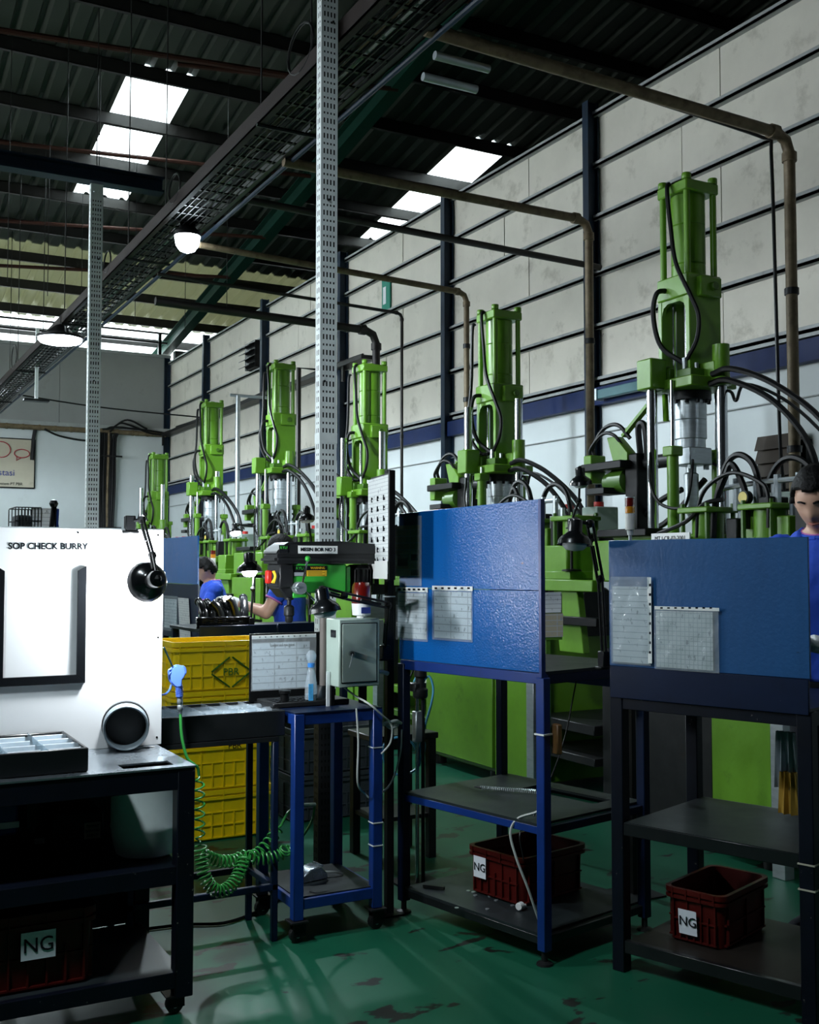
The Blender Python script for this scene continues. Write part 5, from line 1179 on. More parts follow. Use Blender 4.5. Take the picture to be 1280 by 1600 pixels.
for i, (x0, x1, lb) in enumerate(((620, 670, 'printed form in a clear sleeve at lower left of the bright blue board'), (677, 740, 'printed table in a clear punched sleeve at the centre of the bright blue board'))):
    d = thing('form_sheet', onplane((x0 + x1) / 2, 998, bp0, e2), lb, 'paper', 'forms on the bright blue board')
    o, a, w, h = board_sheet('form', x0 + 2, 926 - 2 * i, x1 - 3, 996, 'print_lines' if i == 0 else 'print_grid', d, .002)
    board_sheet('clear_sleeve', x0, 918 - 2 * i, x1, 999, 'film', d, .005); board_sheet('punched_strip', x0, 917 - 2 * i, x1, 924 - 2 * i, 'white_plastic', d, .006)
    for k in range(6):
        xx = x0 + 6 + k * (x1 - x0 - 12) / 5; board_sheet('hole', xx - 2, 919.5 - 2 * i, xx + 2, 922.5 - 2 * i, 'ink', d, .0066)
    if i == 0: text('KEBERSIHAN', .013, a + er * w * .55 + V((0, 0, h - .03)) + bn * .004, er, ev, 'ink', d)
# black post with the hanging document board
pp = V((2.118, 4.115))
t = thing('black_post', (pp.x, pp.y, 0), 'slim black post beside the left leg of the bright blue bench', 'post')
MB().box(pp.x - .016, pp.x + .016, pp.y - .016, pp.y + .016, .0, 1.86).build('post_tube', 'black_metal', t, .002)
MB().box(pp.x - .05, pp.x + .05, pp.y - .05, pp.y + .05, 0, .006).build('base_plate', 'black_metal', t)
for z in (.78, 1.32): MB().box(pp.x - .02, pp.x + .02, pp.y - .02, pp.y + .02, z, z + .005).build('zip_tie', 'white_plastic', t)
MB().tube([(pp.x - .017, pp.y - .02, 1.0), (pp.x - .05, pp.y - .03, 1.01), (pp.x - .075, pp.y - .03, 1.01)], .009, 8).build('peg', 'cable_grey', t)
dr, dl = at(607, 736, D=4.40), at(564, 742, D=4.72); drb, dlb = at(611, 905, D=4.40), at(577, 901, D=4.72)
t = thing('document_board', (drb.x, drb.y, drb.z), 'stack of printed work instruction sheets hung on the slim black post', 'notice board')
u = drb - dlb; u.z = 0; dnor = u.cross(V((0, 0, 1))).normalized(); hgt = dr.z - drb.z; tl = (dl - dlb); tl.z = hgt
c0 = V((dlb.x, dlb.y, drb.z))
bk = MB().obox(c0 + u / 2 + V((0, 0, hgt / 2)) - dnor * .012, u / 2 * 1.04, (0, 0, hgt / 2), dnor * .004).build('backing', 'black_metal', t)
sheet('instruction_sheet', c0 + V((0, 0, .08)), u * .95, V((0, 0, hgt - .09)) - u * .02, 'print_fine', t, .001, .004); sheet('instruction_sheet', c0 + V((0, 0, .02)) , u * .96, V((0, 0, hgt - .06)), 'paper', t, .001, .0015)
q = MB()
for r in range(7):
    for k in range(3):
        p = c0 + u * (.16 + .28 * k) + V((0, 0, hgt - .10 - r * .043)) + dnor * .0055; s = .5 + .5 * RN.random()
        q.obox(p, u * .028 * s, V((0, 0, .011)), dnor * .0003); q.obox(p + u * .035 + V((0, 0, .006 - .012 * RN.random())), u * .022, V((0, 0, .004)), dnor * .0003); q.obox(p + u * .03 - V((0, 0, .009)), u * .035, V((0, 0, .0015)), dnor * .0003)
q.build('pictogram', 'ink', t, kind='stuff')
MB().obox(c0 + u * 1.03 + V((0, 0, hgt / 2)), u * .03, (0, 0, hgt / 2 + .003), dnor * .012).build('side_strip', 'black_metal', t)
sheet('blank_tag', c0 + V((0, 0, .0)) , u * .9, V((0, 0, .075)), 'white_plastic', t, .001, .006)
# its lamp
desk_lamp('desk_lamp', (pp.x - .03, pp.y - .02, 1.10), [at(607, 946, Y=4.03), at(538, 931, Y=3.90)], at(508, 955, Y=3.86), (.12, -.1, -1), .062,
          'black desk lamp reaching from the slim black post over the grey control box')
# things on the shelves of the bright blue bench
a, b = onplane(752, 1234, T(0, 0, .507), (0, 0, 1)), onplane(842, 1241, T(0, 0, .507), (0, 0, 1))
t = thing('coil_spring', (*((a + b) / 2).xy, .506), 'long steel coil spring lying on the middle shelf of the bright blue bench', 'spring')
n = 150; ax = (b - a); side = ax.cross(V((0, 0, 1))).normalized(); ax0 = a + V((0, 0, .010))
MB().tube([ax0 + ax * (i / n) + (side * cos(i * 1.25) + V((0, 0, 1)) * sin(i * 1.25)) * .0075 for i in range(n + 1)], .0024, 4).build('coil', 'steel', t)
MB().cyl(ax0, ax0 - ax.normalized() * .03, .006, .002, n=8).build('tip', 'dark_steel', t)
TT = lambda a, b, z: T(a, b, z)
ca = (onplane(728, 1350, T(0, .16, 0), e2) - T(0, 0, 0)).dot(e1)
t = crate('reject_crate', T, ca - .32, ca, .16, .56, .112, .30, 'crate_red', 'red reject crate on the lower shelf of the bright blue bench', 'red reject crates', rows=2, cols=3)
f = T(0, .158, 0); a = onplane(741, 1353, f, e2)
sheet('label_sheet', a - V((0, 0, .04)) + (-er) * .0, er * .07, V((0, 0, .085)), 'paper', t, .001, .003); text('NG', .045, a + er * .037 + V((0, 0, .002)) + bn * .0055, er, ev, 'ink', t)
solo('white_cable', MB().tube([T(.02, .06, .64), T(.05, .04, .55), T(.14, .01, .505), T(.16, -.012, .45), T(.13, -.01, .36), T(.10, .02, .25), T(.09, .06, .14), T(.10, .08, .118)], .005, 6, 6), 'cable_grey', 'thick pale cable drooping over the shelf edge of the bright blue bench', 'cable')
solo('thin_wire', MB().tube([T(.10, .3, 1.0), T(.13, .25, .75), T(.13, .1, .52), T(.12, .0, .46), T(.10, -.004, .36)], .003, 5, 6), 'hose', 'thin black wire hanging under the bright blue bench', 'wire')
for i, (px, py) in enumerate(((815, 1417), (840, 1392))):
    p = onplane(px, py, T(0, 0, .125), (0, 0, 1)); q = thing('lamp_holder', (p.x, p.y, .112), ('white plug on the lower shelf of the bright blue bench, nearer the front edge', 'white plug behind the right leg on the lower shelf of the bright blue bench')[i], 'plug', 'white plugs')
    MB().cyl((p.x - .015, p.y, .127), (p.x + .01, p.y + .01, .127), .015, n=12).build('plug_body', 'white_plastic', q, .002); MB().cyl((p.x + .01, p.y + .01, .125), (p.x + .03, p.y + .018, .122), .006, n=8).build('plug_neck', 'white_plastic', q)
for i in range(9):
    p = onplane(715 + 11 * i + RN.uniform(-6, 6), 1405 + RN.uniform(-14, 16), T(0, 0, .11), (0, 0, 1))
    solo('metal_washer', MB().lathe([(.004, 0), (.0085, 0), (.0085, .003), (.004, .003)], (p.x, p.y, .11), n=10), 'steel', 'tiny washer scattered on the lower shelf of the bright blue bench', 'washer', 'washers on the lower shelf')
p = onplane(678, 1388, T(0, 0, .112), (0, 0, 1)); solo('steel_offcut', MB().obox((p.x, p.y, .118), V((.03, -.035, 0)), V((.006, .005, 0)), (0, 0, .006)), 'dark_steel', 'short dark steel offcut on the lower shelf by the left leg', 'offcut')

# ---------------------------------------------------------------- right bench
R_, L_ = V((2.786, 2.475)), V((2.543, 3.168))
T, e1, e2, W, t = blue_bench('board_bench', R_, L_, .6, 1.09, 1.54, 'dark blue workbench with a low wide board at the right', 1)
er = -e1; bn = -e2
for (a, b, z1) in ((.02, .02, .985), (W - .02, .02, .985), (.02, .58, .985), (W - .02, .58, .985)): angle_leg(T, a, b, .0, z1, .05, t, 'navy_worn')
for (a0, a1, b0, b1) in ((0, W, .0, .03), (0, .03, .03, .6), (W - .03, W, .03, .6), (0, W, .57, .6)): lbox(MB(), T, a0, a1, b0, b1, .935, .985).build('top_rail', 'navy_worn', t, .002)
lbox(MB(), T, 0, W, -.012, .0, .975, 1.09).build('apron', 'blue_dark', t, .002); lbox(MB(), T, 0, W, .0, .6, .985, .995).build('bench_top', 'shelf_top', t)
mat('blue_board2', '#205083', .33, var=.14, scale=3, streak=(1, 3, .5), dirt='#123056', damt=.42, dscale=2.5, bump=.10, bscale=70, chip='#0c1420', chamt=.32)
lbox(MB(), T, -.004, W + .004, -.006, .004, 1.09, 1.545).build('board_panel', 'blue_board2', t, .0015)
lbox(MB(), T, .05, W - .05, .0, .58, .52, .532).build('middle_shelf', 'shelf_top', t); lbox(MB(), T, .045, W - .045, -.002, .022, .485, .53).build('shelf_rail', 'black_paint', t, .002); lbox(MB(), T, .045, W - .045, .58, .6, .485, .53).build('shelf_rail', 'black_paint', t, .002)
mat('shelf_rust', '#2a241f', .5, .2, var=.25, scale=6, dirt='#15100c', damt=.5, dscale=4)
lbox(MB(), T, .05, W - .05, .0, .58, .10, .112).build('lower_shelf', 'shelf_rust', t); lbox(MB(), T, .045, W - .045, -.002, .022, .07, .114).build('shelf_rail', 'black_paint', t, .002)
for z in (.50, .42): lbox(MB(), T, -.008, .048, -.008, .048, z, z + .005).build('zip_tie', 'yellow_tag' if z < .3 else 'paper_old', t)
bp0 = T(0, -.014, 1.2)
def board_sheet2(nm, px0, py0, px1, py1, m, par, lift):
    a = onplane(px0, py1, bp0, e2); b = onplane(px1, py1, bp0, e2); c = onplane(px0, py0, bp0, e2)
    if m == 'film': return film_sheet(nm, a, er * (b - a).dot(er), V((0, 0, c.z - a.z)), par, lift, .004)
    return sheet(nm, a, er * (b - a).dot(er), V((0, 0, c.z - a.z)), m, par, .0008, lift)
d = thing('form_sheet', onplane(988, 1037, bp0, e2), 'tall form in a crinkled clear sleeve at the left of the dark blue board', 'paper', 'sleeves on the dark blue board')
board_sheet2('form', 958, 916, 1015, 1034, 'print_lines', d, .001); board_sheet2('clear_sleeve', 956, 901, 1018, 1036, 'film', d, .004); board_sheet2('punched_strip', 1014, 902, 1020, 1036, 'white_plastic', d, .005)
for k in range(8): board_sheet2('hole', 1015.5, 912 + 15 * k, 1018.5, 916 + 15 * k, 'ink', d, .0056)
d = thing('form_sheet', onplane(1075, 1043, bp0, e2), 'wide finely ruled form in a clear sleeve, centre of the dark blue board', 'paper', 'sleeves on the dark blue board')
board_sheet2('form', 1026, 954, 1115, 1042, 'print_fine', d, .001); board_sheet2('clear_sleeve', 1024, 952, 1125, 1045, 'film', d, .004); board_sheet2('punched_strip', 1024, 947, 1125, 952, 'white_plastic', d, .005)
for k in range(8): board_sheet2('hole', 1033 + 11 * k, 948.5, 1037 + 11 * k, 951, 'ink', d, .0056)
p = onplane(1075, 1462, T(0, .12, 0), e2); aa = (p - T(0, 0, 0)).dot(e1)
t = crate('reject_crate', T, aa - .14, aa + .10, .12, .5, .114, .30, 'crate_red', 'dark red reject crate on the lower shelf of the dark blue right bench', 'red reject crates', rows=2, cols=3)
a = onplane(1062, 1457, T(0, .117, 0), e2); sheet('label_sheet', a, er * .07, V((0, 0, .085)) + er * -.004, 'paper', t, .001, .002); text('NG', .046, a + er * .035 + V((0, 0, .045)) + bn * .0055, er, ev, 'ink', t)
# apron bag hanging at the right
a = onplane(1228, 1150, T(0, .3, 0), e2)
t = thing('hanging_cloth', (a.x, a.y, .55), 'grey and ochre cloth bag hanging under the right end of the dark blue bench', 'cloth')
q = MB()
def cloth(px0, px1, py0, py1, b, m, nm, th=.02):
    A, B, C = onplane(px0, py1, T(0, b, 0), e2), onplane(px1, py1, T(0, b, 0), e2), onplane(px0, py0, T(0, b, 0), e2); q = MB(); n = 8; vs = []
    for j in range(6):
        for i in range(n + 1):
            f = i / n; z = C.z + (A.z - C.z) * j / 5; wv = .012 * sin(f * 14) * (j / 5) + .006 * sin(f * 31)
            vs.append(V((A.x + (B.x - A.x) * (.5 + (f - .5) * (.8 + .2 * j / 5)), A.y + (B.y - A.y) * (.5 + (f - .5) * (.8 + .2 * j / 5)), z)) + e2 * wv)
    k = len(vs); vs += [v + e2 * th for v in vs[:k]]; fs = []
    for j in range(5):
        for i in range(n): a0 = j * (n + 1) + i; fs += [(a0, a0 + 1, a0 + n + 2, a0 + n + 1), (k + a0 + n + 1, k + a0 + n + 2, k + a0 + 1, k + a0)]
        for i in (0, n): a0 = j * (n + 1) + i; fs.append((a0, a0 + n + 1, k + a0 + n + 1, k + a0))
    q.add(vs, fs).build(nm, m, t)
mat('cloth_grey', '#8a97a0', .85, var=.12, scale=10); mat('cloth_ochre', '#a8842c', .8, var=.15, scale=10)
cloth(1210, 1245, 1142, 1230, .26, 'cloth_grey', 'grey_cloth'); cloth(1216, 1247, 1205, 1270, .24, 'cloth_ochre', 'ochre_cloth')
lbox(MB(), T, .03, .14, .24, .27, .95, .975).build('hook_bar', 'paper_old', t, .002)
# lamps of the right bench
cl = T(W - .02, -.02, 1.12)
desk_lamp('desk_lamp', T(W + .03, .0, 1.12), [at(938, 905, D=4.0), at(922, 818, D=4.0)], at(898, 850, D=3.95), (-.1, -.05, -1), .062, 'black desk lamp with an unlit bulb left of the dark blue board')
desk_lamp('desk_lamp', at(893, 815, D=6.6), [at(905, 782, D=6.55)], at(908, 756, D=6.5), (.15, .1, -1), .068, 'small black desk lamp high up before the feeder of the nearest press', twin=False, pole=1.421)
# signal tower on the press
p = at(985, 850, D=4.9)
t = thing('signal_tower', (p.x, p.y, 1.3), 'signal tower with red and amber lenses above the dark blue board', 'signal light')
sz = lambda py: at(985, py, D=4.9).z
MB().cyl((p.x, p.y, 1.0), (p.x, p.y, sz(828)), .008, n=10).build('pole', 'steel', t); MB().lathe([(.012, sz(836)), (.016, sz(828)), (.022, sz(826))], (p.x, p.y, 0), n=14).build('cup', 'white_plastic', t)
for a, b, m, n_ in ((791, 778, 'red_lens', 'red_lens'), (802, 791.5, 'amber_lens', 'amber_lens'), (828, 802.5, 'clear_lens', 'lower_lens')): MB().cyl((p.x, p.y, sz(a)), (p.x, p.y, sz(b)), .022, n=18).build(n_, m, t, .001)
MB().cyl((p.x, p.y, sz(778)), (p.x, p.y, sz(776)), .023, n=18).build('cap', 'steel', t)
MB().box(p.x - .1, p.x + .1, p.y - .1, p.y + .1, 0, .006).build('base_plate', 'dark_steel', t); MB().box(p.x - .02, p.x + .02, p.y - .02, p.y + .02, .006, 1.0).build('stand', 'black_metal', t)
# papers on the press frame between the boards
p0 = at(862, 995, D=5.5)
t = thing('press_chart', (p0.x, p0.y, p0.z), 'faded printed chart fixed to the green press frame between the two blue boards', 'paper')
A, B, C, Dq = at(840, 996, D=5.5), at(880, 995, D=5.5), at(840, 958, D=5.5), at(840, 926, D=5.5)
sheet('chart', A, B - A, C - A - V((0, 0, .004)), 'print_old', t); sheet('chart', C, (B - A) * .93, Dq - C, 'print_lines', t)
MB().obox((A + B) / 2 + V((.0, .012, .1)), (B - A) / 2, V((0, .006, 0)), (0, 0, .115)).build('backing', 'green_dark', t)
MB().obox((A + B) / 2 + V((.0, .03, -.5)), (B - A) / 12, V((0, .012, 0)), (0, 0, .61)).build('stand', 'green_dark', t)
# ---------------------------------------------------------------- far benches
T, e1, e2 = frame((2.2, 7.05), (0, 1)); W = .86
t = thing('board_bench', (2.5, 7.5, 0), 'blue workbench with an upright board behind the yellow crates', 'workbench', 'blue benches with upright boards')
for a in (.02, W - .02):
    for b in (.02, .6): angle_leg(T, a, b, 0, 1.0, .04, t, 'blue_dark')
lbox(MB(), T, 0, W, 0, .62, 1.0, 1.03).build('bench_top', 'shelf_top', t); lbox(MB(), T, 0, W, .0, .62, .48, .5).build('middle_shelf', 'shelf_top', t)
lbox(MB(), T, 0, W, -.006, .004, 1.33, 1.655).build('board_panel', 'blue_board', t, .001); lbox(MB(), T, 0, W, -.006, .004, .95, 1.328).build('board_panel', 'blue_dark', t, .001)
er = -e1; bp0 = T(0, -.006, 1.3)
def fsheet(nm, px0, py0, px1, py1, m, par, lift, sl=0):
    a = onplane(px0, py1, bp0, e2); b = onplane(px1, py1, bp0, e2); c = onplane(px0, py0, bp0, e2)
    return sheet(nm, a, er * (b - a).dot(er), V((0, 0, c.z - a.z)) - er * sl, m, par, .0008, lift)
d = thing('form_sheet', onplane(266, 980, bp0, e2), 'crinkled clear sleeve on the far blue board beside the white panel', 'paper'); fsheet('form', 257, 935, 276, 980, 'print_lines', d, .002); fsheet('clear_sleeve', 256, 930, 278, 984, 'film', d, .005)
d = thing('form_sheet', onplane(288, 995, bp0, e2), 'slanting printed sheet leaning on the far blue board', 'paper'); fsheet('form', 283, 934, 300, 1000, 'print_fine', d, .008, .06)
# long bench of the two workers
T, e1, e2 = frame((2.92, 6.22), (-1, 0)); W = .97
t = thing('long_bench', (2.44, 6.5, 0), 'long dark blue bench in front of the two workers', 'workbench')
for a in (.03, W / 2, W - .03):
    for b in (.02, .6): angle_leg(T, a, b, 0, 1.06, .04, t, 'blue_dark')
lbox(MB(), T, 0, W, 0, .62, 1.06, 1.08).build('bench_top', 'shelf_top', t, .002); lbox(MB(), T, 0, W * .5, -.012, 0, .88, 1.105).build('front_panel', 'blue_dark', t, .002); lbox(MB(), T, W * .5 + .004, W, -.012, 0, .88, 1.1).build('front_panel', 'blue_dark', t, .002)
lbox(MB(), T, 0, W, .02, .6, .6, .62).build('middle_shelf', 'shelf_top', t)
# rubber bellows on the bench
for i, px in enumerate((319, 332, 345, 357, 369, 381, 338, 364)):
    p = at(px, 962, Y=6.31 if i < 6 else 6.45); p.z = 1.081
    t = thing('rubber_bellows', p, ('first', 'second', 'third', 'fourth', 'fifth', 'sixth', 'seventh, behind', 'eighth, behind')[i] + ' black rubber bellows on the long bench, counted from the blue board', 'rubber part', 'rubber bellows on the long bench')
    pr = []
    for k in range(6): pr += [(.045, .012 * k), (.052, .012 * k + .004), (.045, .012 * k + .009)]
    MB().lathe(pr, p, n=16).build('ribbed_boot', 'rubber_gloss', t)
    d = RN.uniform(0, 6.28); s = .6 + .5 * RN.random()
    MB().tube([p + V((0, 0, .06)), p + V((.01 * cos(d), .01 * sin(d), .10)), p + V((.03 * cos(d), .05 * sin(d), .09 + .06 * s)), p + V((.05 * cos(d), .10 * sin(d), .10 + .07 * s))], lambda u: .030 - .008 * u, 12, 5).build('duct_elbow', 'rubber_gloss', t)
    MB().cyl(p + V((.05 * cos(d), .10 * sin(d), .10 + .07 * s)), p + V((.055 * cos(d), .115 * sin(d), .102 + .075 * s)), .026, n=12).build('cuff', 'rubber_gloss', t)

p = at(392, 975, Y=6.28); s = at(390, 893, Y=p.y)
desk_lamp('desk_lamp', (p.x, p.y, 1.12), [at(395, 920, Y=p.y), at(398, 880, Y=p.y)], s, (0, -.1, -1), .078, 'lit black desk lamp glowing on the long bench between the two workers', lit=28.0, bulb='bulb_on', twin=False)
s = at(368, 838, D=9.6)
desk_lamp('desk_lamp', at(398, 880, D=9.7), [at(397, 822, D=9.7), at(372, 820, D=9.65)], s + V((0, 0, .03)), (0, -.3, -1), .06, 'bright bare bulb lamp among the far presses above the workers', lit=14.0, bulb='bulb_on', twin=False, pole=0)
s = at(480, 812, D=6.6)
desk_lamp('desk_lamp', at(484, 870, D=6.8), [at(487, 850, D=6.75)], s, (.05, 0, -1), .052, 'small unlit grey lamp just left of the tall slotted post', twin=False, pole=1.081)
p = at(333, 880, D=10.3)
t = thing('signal_tower', (p.x, p.y, 1.2), 'small signal tower with red and amber lenses behind the left worker', 'signal light')
sz = lambda py: at(333, py, D=10.3).z
MB().cyl((p.x, p.y, .0), (p.x, p.y, sz(876)), .01, n=8).build('pole', 'steel', t)
for a, b, m, n_ in ((866, 860, 'red_lens', 'red_lens'), (872, 866, 'amber_lens', 'amber_lens'), (884, 872, 'clear_lens', 'lower_lens')): MB().cyl((p.x, p.y, sz(a)), (p.x, p.y, sz(b)), .026, n=14).build(n_, m, t)
MB().box(p.x - .08, p.x + .08, p.y - .08, p.y + .08, 0, .006).build('base_plate', 'dark_steel', t)

# ---------------------------------------------------------------- air gun and coiled hose
c = at(275, 1066, Y=4.0); k = 4.0 * 1.06 / 1700
def G(px, py, dy=0): return at(px, py, Y=4.0 + dy)
t = thing('air_gun', G(281, 1105), 'blue air blow gun hanging beside the white panel', 'air gun')
poly = [(px, py) for px, py in ((266, 1046), (273, 1040), (280, 1040), (286, 1044), (288, 1052), (286, 1058), (283, 1062), (282, 1072), (275, 1074), (270, 1070), (265, 1064), (264, 1055))]
MB().prism([((px - 275) * k * 1.05, -(py - 1060) * k) for px, py in poly], c - V((0, .012, -.014)) + V((0, 0, -.014 + (1066 - 1060) * k)), _r, (0, 0, 1), V((0, .024, 0))).build('gun_body', 'gun_blue', t, .004, 2)
MB().cyl(G(279, 1066), G(281, 1090), .0135, .012, n=12).build('grip', 'gun_blue', t)
for i in range(6): MB().cyl(G(279.6 + .2 * i, 1071 + 3 * i), G(279.7 + .2 * i, 1072.3 + 3 * i), .0148, n=12).build('grip_ring', 'gun_blue', t)
MB().tube([G(280, 1043), G(287, 1042), G(290, 1050), G(286, 1057)], .0045, 6, 5).build('hook_guard', 'gun_blue', t)
MB().tube([G(270, 1046), G(264, 1047), G(264, 1054), G(267, 1050)], .004, 6, 5).build('trigger', 'gun_blue', t)
MB().cyl(G(270, 1042), G(256, 1011), .0035, n=8).build('nozzle_tube', 'chrome', t)
MB().tube([G(268, 1070), G(265, 1078), G(259, 1084), G(250, 1086)], .004, 6, 5).build('safety_cord', 'gun_blue', t)
MB().lathe([(.009, 0), (.011, .004), (.011, .022), (.008, .026), (.011, .03), (.011, .045), (.007, .05), (.007, .06)], G(281, 1090), G(282, 1115) - G(281, 1090), 12).build('coupler', 'steel', t)
# coil: helix round a hanging centre line, slack bunched at the bottom
def helix(path, turns, r0, n=14, spl=12):
    P = cr_spline(path, spl); L = [0]
    for a, b in zip(P[:-1], P[1:]): L.append(L[-1] + (b - a).length)
    tot = L[-1]; out = []; m = int(turns * n)
    for i in range(m + 1):
        s = tot * i / m; j = max(0, min(len(P) - 2, next((q for q in range(len(L) - 1) if L[q + 1] >= s), len(P) - 2)))
        f = (s - L[j]) / max(1e-9, L[j + 1] - L[j]); p = P[j].lerp(P[j + 1], f); tg = (P[j + 1] - P[j]).normalized()
        a = tg.cross(V((.3, .9, .2))).normalized(); b = tg.cross(a); an = 2 * pi * i / n
        rr = r0 * min(1, i / 10, (m - i) / 10 + .05)
        out.append(p + (a * cos(an) + b * sin(an)) * rr)
    return out
hs = [G(282, 1115), G(284, 1150, -.02), G(292, 1183, -.04), G(303, 1194, -.05), G(309, 1200, -.05)]
drop_ = [G(311, 1212, -.05), G(312, 1260, -.05), G(312, 1318, -.055)]
body = [G(312, 1318, -.055), G(315, 1340, -.06), G(322, 1375, -.08), G(342, 1393, -.08), G(366, 1378, -.05), G(384, 1340, .0)]
tail = [G(384, 1340, .0), G(400, 1335, .03), G(418, 1318, .05), G(438, 1292, .08)]
loop2 = [G(316, 1335, .0), G(340, 1345, .02), G(365, 1345, .03), G(382, 1338, .04), G(410, 1342, .03), G(440, 1334, .02), G(450, 1322, .0)]
t = thing('coiled_air_hose', G(340, 1400), 'green coiled air hose hanging between the left bench and the drill cart', 'hose')
MB().tube(hs + [G(311, 1212, -.05)], .0055, 7, 6).build('lead_hose', 'hose_green', t)
MB().tube(helix(drop_, 7, .018), .0036, 6).build('coil', 'hose_green', t); MB().tube(helix(body, 24, .023), .0036, 6).build('coil', 'hose_green', t); MB().tube(helix(tail, 8, .021), .0036, 6).build('coil', 'hose_green', t); MB().tube(helix(loop2, 22, .022), .0036, 6).build('coil', 'hose_green', t)
MB().tube([G(438, 1292, .08), G(450, 1270, .1), G(462, 1262, .15), G(470, 1258, .2)], .005, 6, 5).build('tail_hose', 'hose_green', t)
MB().cyl(G(470, 1258, .2), G(492, 1257, .25), .008, n=8).build('coupler', 'steel', t); MB().tube([G(492, 1257, .25), G(488, 1280, .25), G(478, 1300, .2), G(468, 1312, .2)], .005, 6, 5).build('tail_hose', 'hose_green', t)
solo('floor_cable', MB().tube([at(200, 1455, Z=.008), at(285, 1445, Z=.008), at(350, 1442, Z=.008), at(400, 1425, Z=.008), at(440, 1405, Z=.008), at(520, 1400, Z=.008)], .007, 6, 6), 'hose', 'black cable lying on the green floor behind the tray stand', 'cable')

# ---------------------------------------------------------------- air station behind the blue bench, blue line
S = lambda px, py, d=5.0: at(px, py, D=d)
b0 = S(652, 1215); bz = 0
t = thing('air_station', (b0.x, b0.y, 0), 'air preparation unit on a rod stand, seen under the blue board', 'machine')
for px in (638, 652, 661): p = S(px, 1100); MB().cyl((p.x, p.y, .0), (p.x, p.y, S(px, 1052).z), .009, n=10).build('stand_rod', 'chrome' if px == 652 else 'dark_steel', t)
p = S(657, 1070); MB().lathe([(.03, 0), (.035, .01), (.035, .04), (.02, .05), (.02, .09), (.03, .1), (.03, .13)], (p.x, p.y, p.z - .06), n=14).build('filter', 'dark_steel', t)
p = S(653, 1135); MB().box(p.x - .02, p.x + .025, p.y - .02, p.y + .02, p.z - .07, p.z + .07).build('terminal_block', 'steel', t, .003)
MB().box(p.x - .03, p.x + .03, p.y - .03, p.y + .03, p.z + .16, p.z + .2).build('clamp_block', 'dark_steel', t, .004)
MB().box(b0.x - .1, b0.x + .1, b0.y - .1, b0.y + .1, 0, .01).build('base_plate', 'dark_steel', t)
solo('blue_air_line', MB().tube([S(662, 1063), S(671, 1057), S(677, 1075), S(674, 1100), S(664, 1135), S(656, 1170), S(655, 1195), S(640, 1208), S(620, 1210), S(603, 1195), S(598, 1172), S(606, 1158), S(625, 1152), S(645, 1162), S(655, 1185), S(660, 1185), S(664, 1165), S(662, 1158)], .0055, 6, 7), 'cable_blue', 'light blue air line looping beneath the bright blue board', 'hose')
# low steel table in the gloom behind the cart
p = at(560, 1132, D=6.2)
t = thing('low_table', (2.55, 4.94, 0), 'low dark steel table behind the drill cart', 'table')
MB().box(2.38, 2.74, 4.78, 5.09, .59, .62).build('table_top', 'dark_steel', t, .004)
for a in (2.41, 2.71):
    for b in (4.81, 5.06): MB().box(a - .02, a + .02, b - .02, b + .02, 0, .59).build('leg', 'dark_steel', t)
MB().box(2.40, 2.72, 4.80, 5.07, .2, .22).build('shelf', 'dark_steel', t)
# ---------------------------------------------------------------- people
def eval_mesh(me, mods):
    o = bpy.data.objects.new('tmp', me); COL.objects.link(o)
    for kind, kw in mods:
        m = o.modifiers.new(kind, kind)
        for k, v in kw.items(): setattr(m, k, v)
    bpy.context.view_layer.update()
    r = bpy.data.meshes.new_from_object(o.evaluated_get(bpy.context.evaluated_depsgraph_get()))
    bpy.data.objects.remove(o); return r
def sub_surface(src, keep, off, name, m, parent, noise=0.):
    """clothing or hair: the kept faces of the body pushed outwards, closed at the hem"""
    vs = src.vertices; faces = [p for p in src.polygons if keep(p)]
    idx = {}; q = MB()
    for p in faces:
        for i in p.vertices: idx.setdefault(i, len(idx))
    n = len(idx); out = [None] * n; inn = [None] * n
    for i, k in idx.items():
        no = V(vs[i].normal); co = V(vs[i].co); z = off + noise * (sin(co.x * 160 + co.z * 40) * sin(co.y * 140 + co.z * 60))
        out[k] = co + no * z; inn[k] = co - no * .004
    from collections import Counter
    ec = Counter()
    for p in faces:
        for a, b in p.edge_keys: ec[(min(a, b), max(a, b))] += 1
    fs = [tuple(idx[i] for i in p.vertices) for p in faces]
    for p in faces:
        L = list(p.vertices)
        for a, b in zip(L, L[1:] + L[:1]):
            if ec[(min(a, b), max(a, b))] == 1: fs.append((idx[b], idx[a], idx[a] + n, idx[b] + n))
    me = bpy.data.meshes.new(name); me.from_pydata([tuple(v) for v in out + inn], [], fs)
    me.polygons.foreach_set('use_smooth', [True] * len(me.polygons)); me.materials.append(MAT[m]); me.update()
    o = bpy.data.objects.new(name, me); COL.objects.link(o); o.parent = parent; return o
def seg_d(p, a, b):
    ab = b - a; t = max(0, min(1, (p - a).dot(ab) / ab.length_squared)); return (p - a - ab * t).length, t
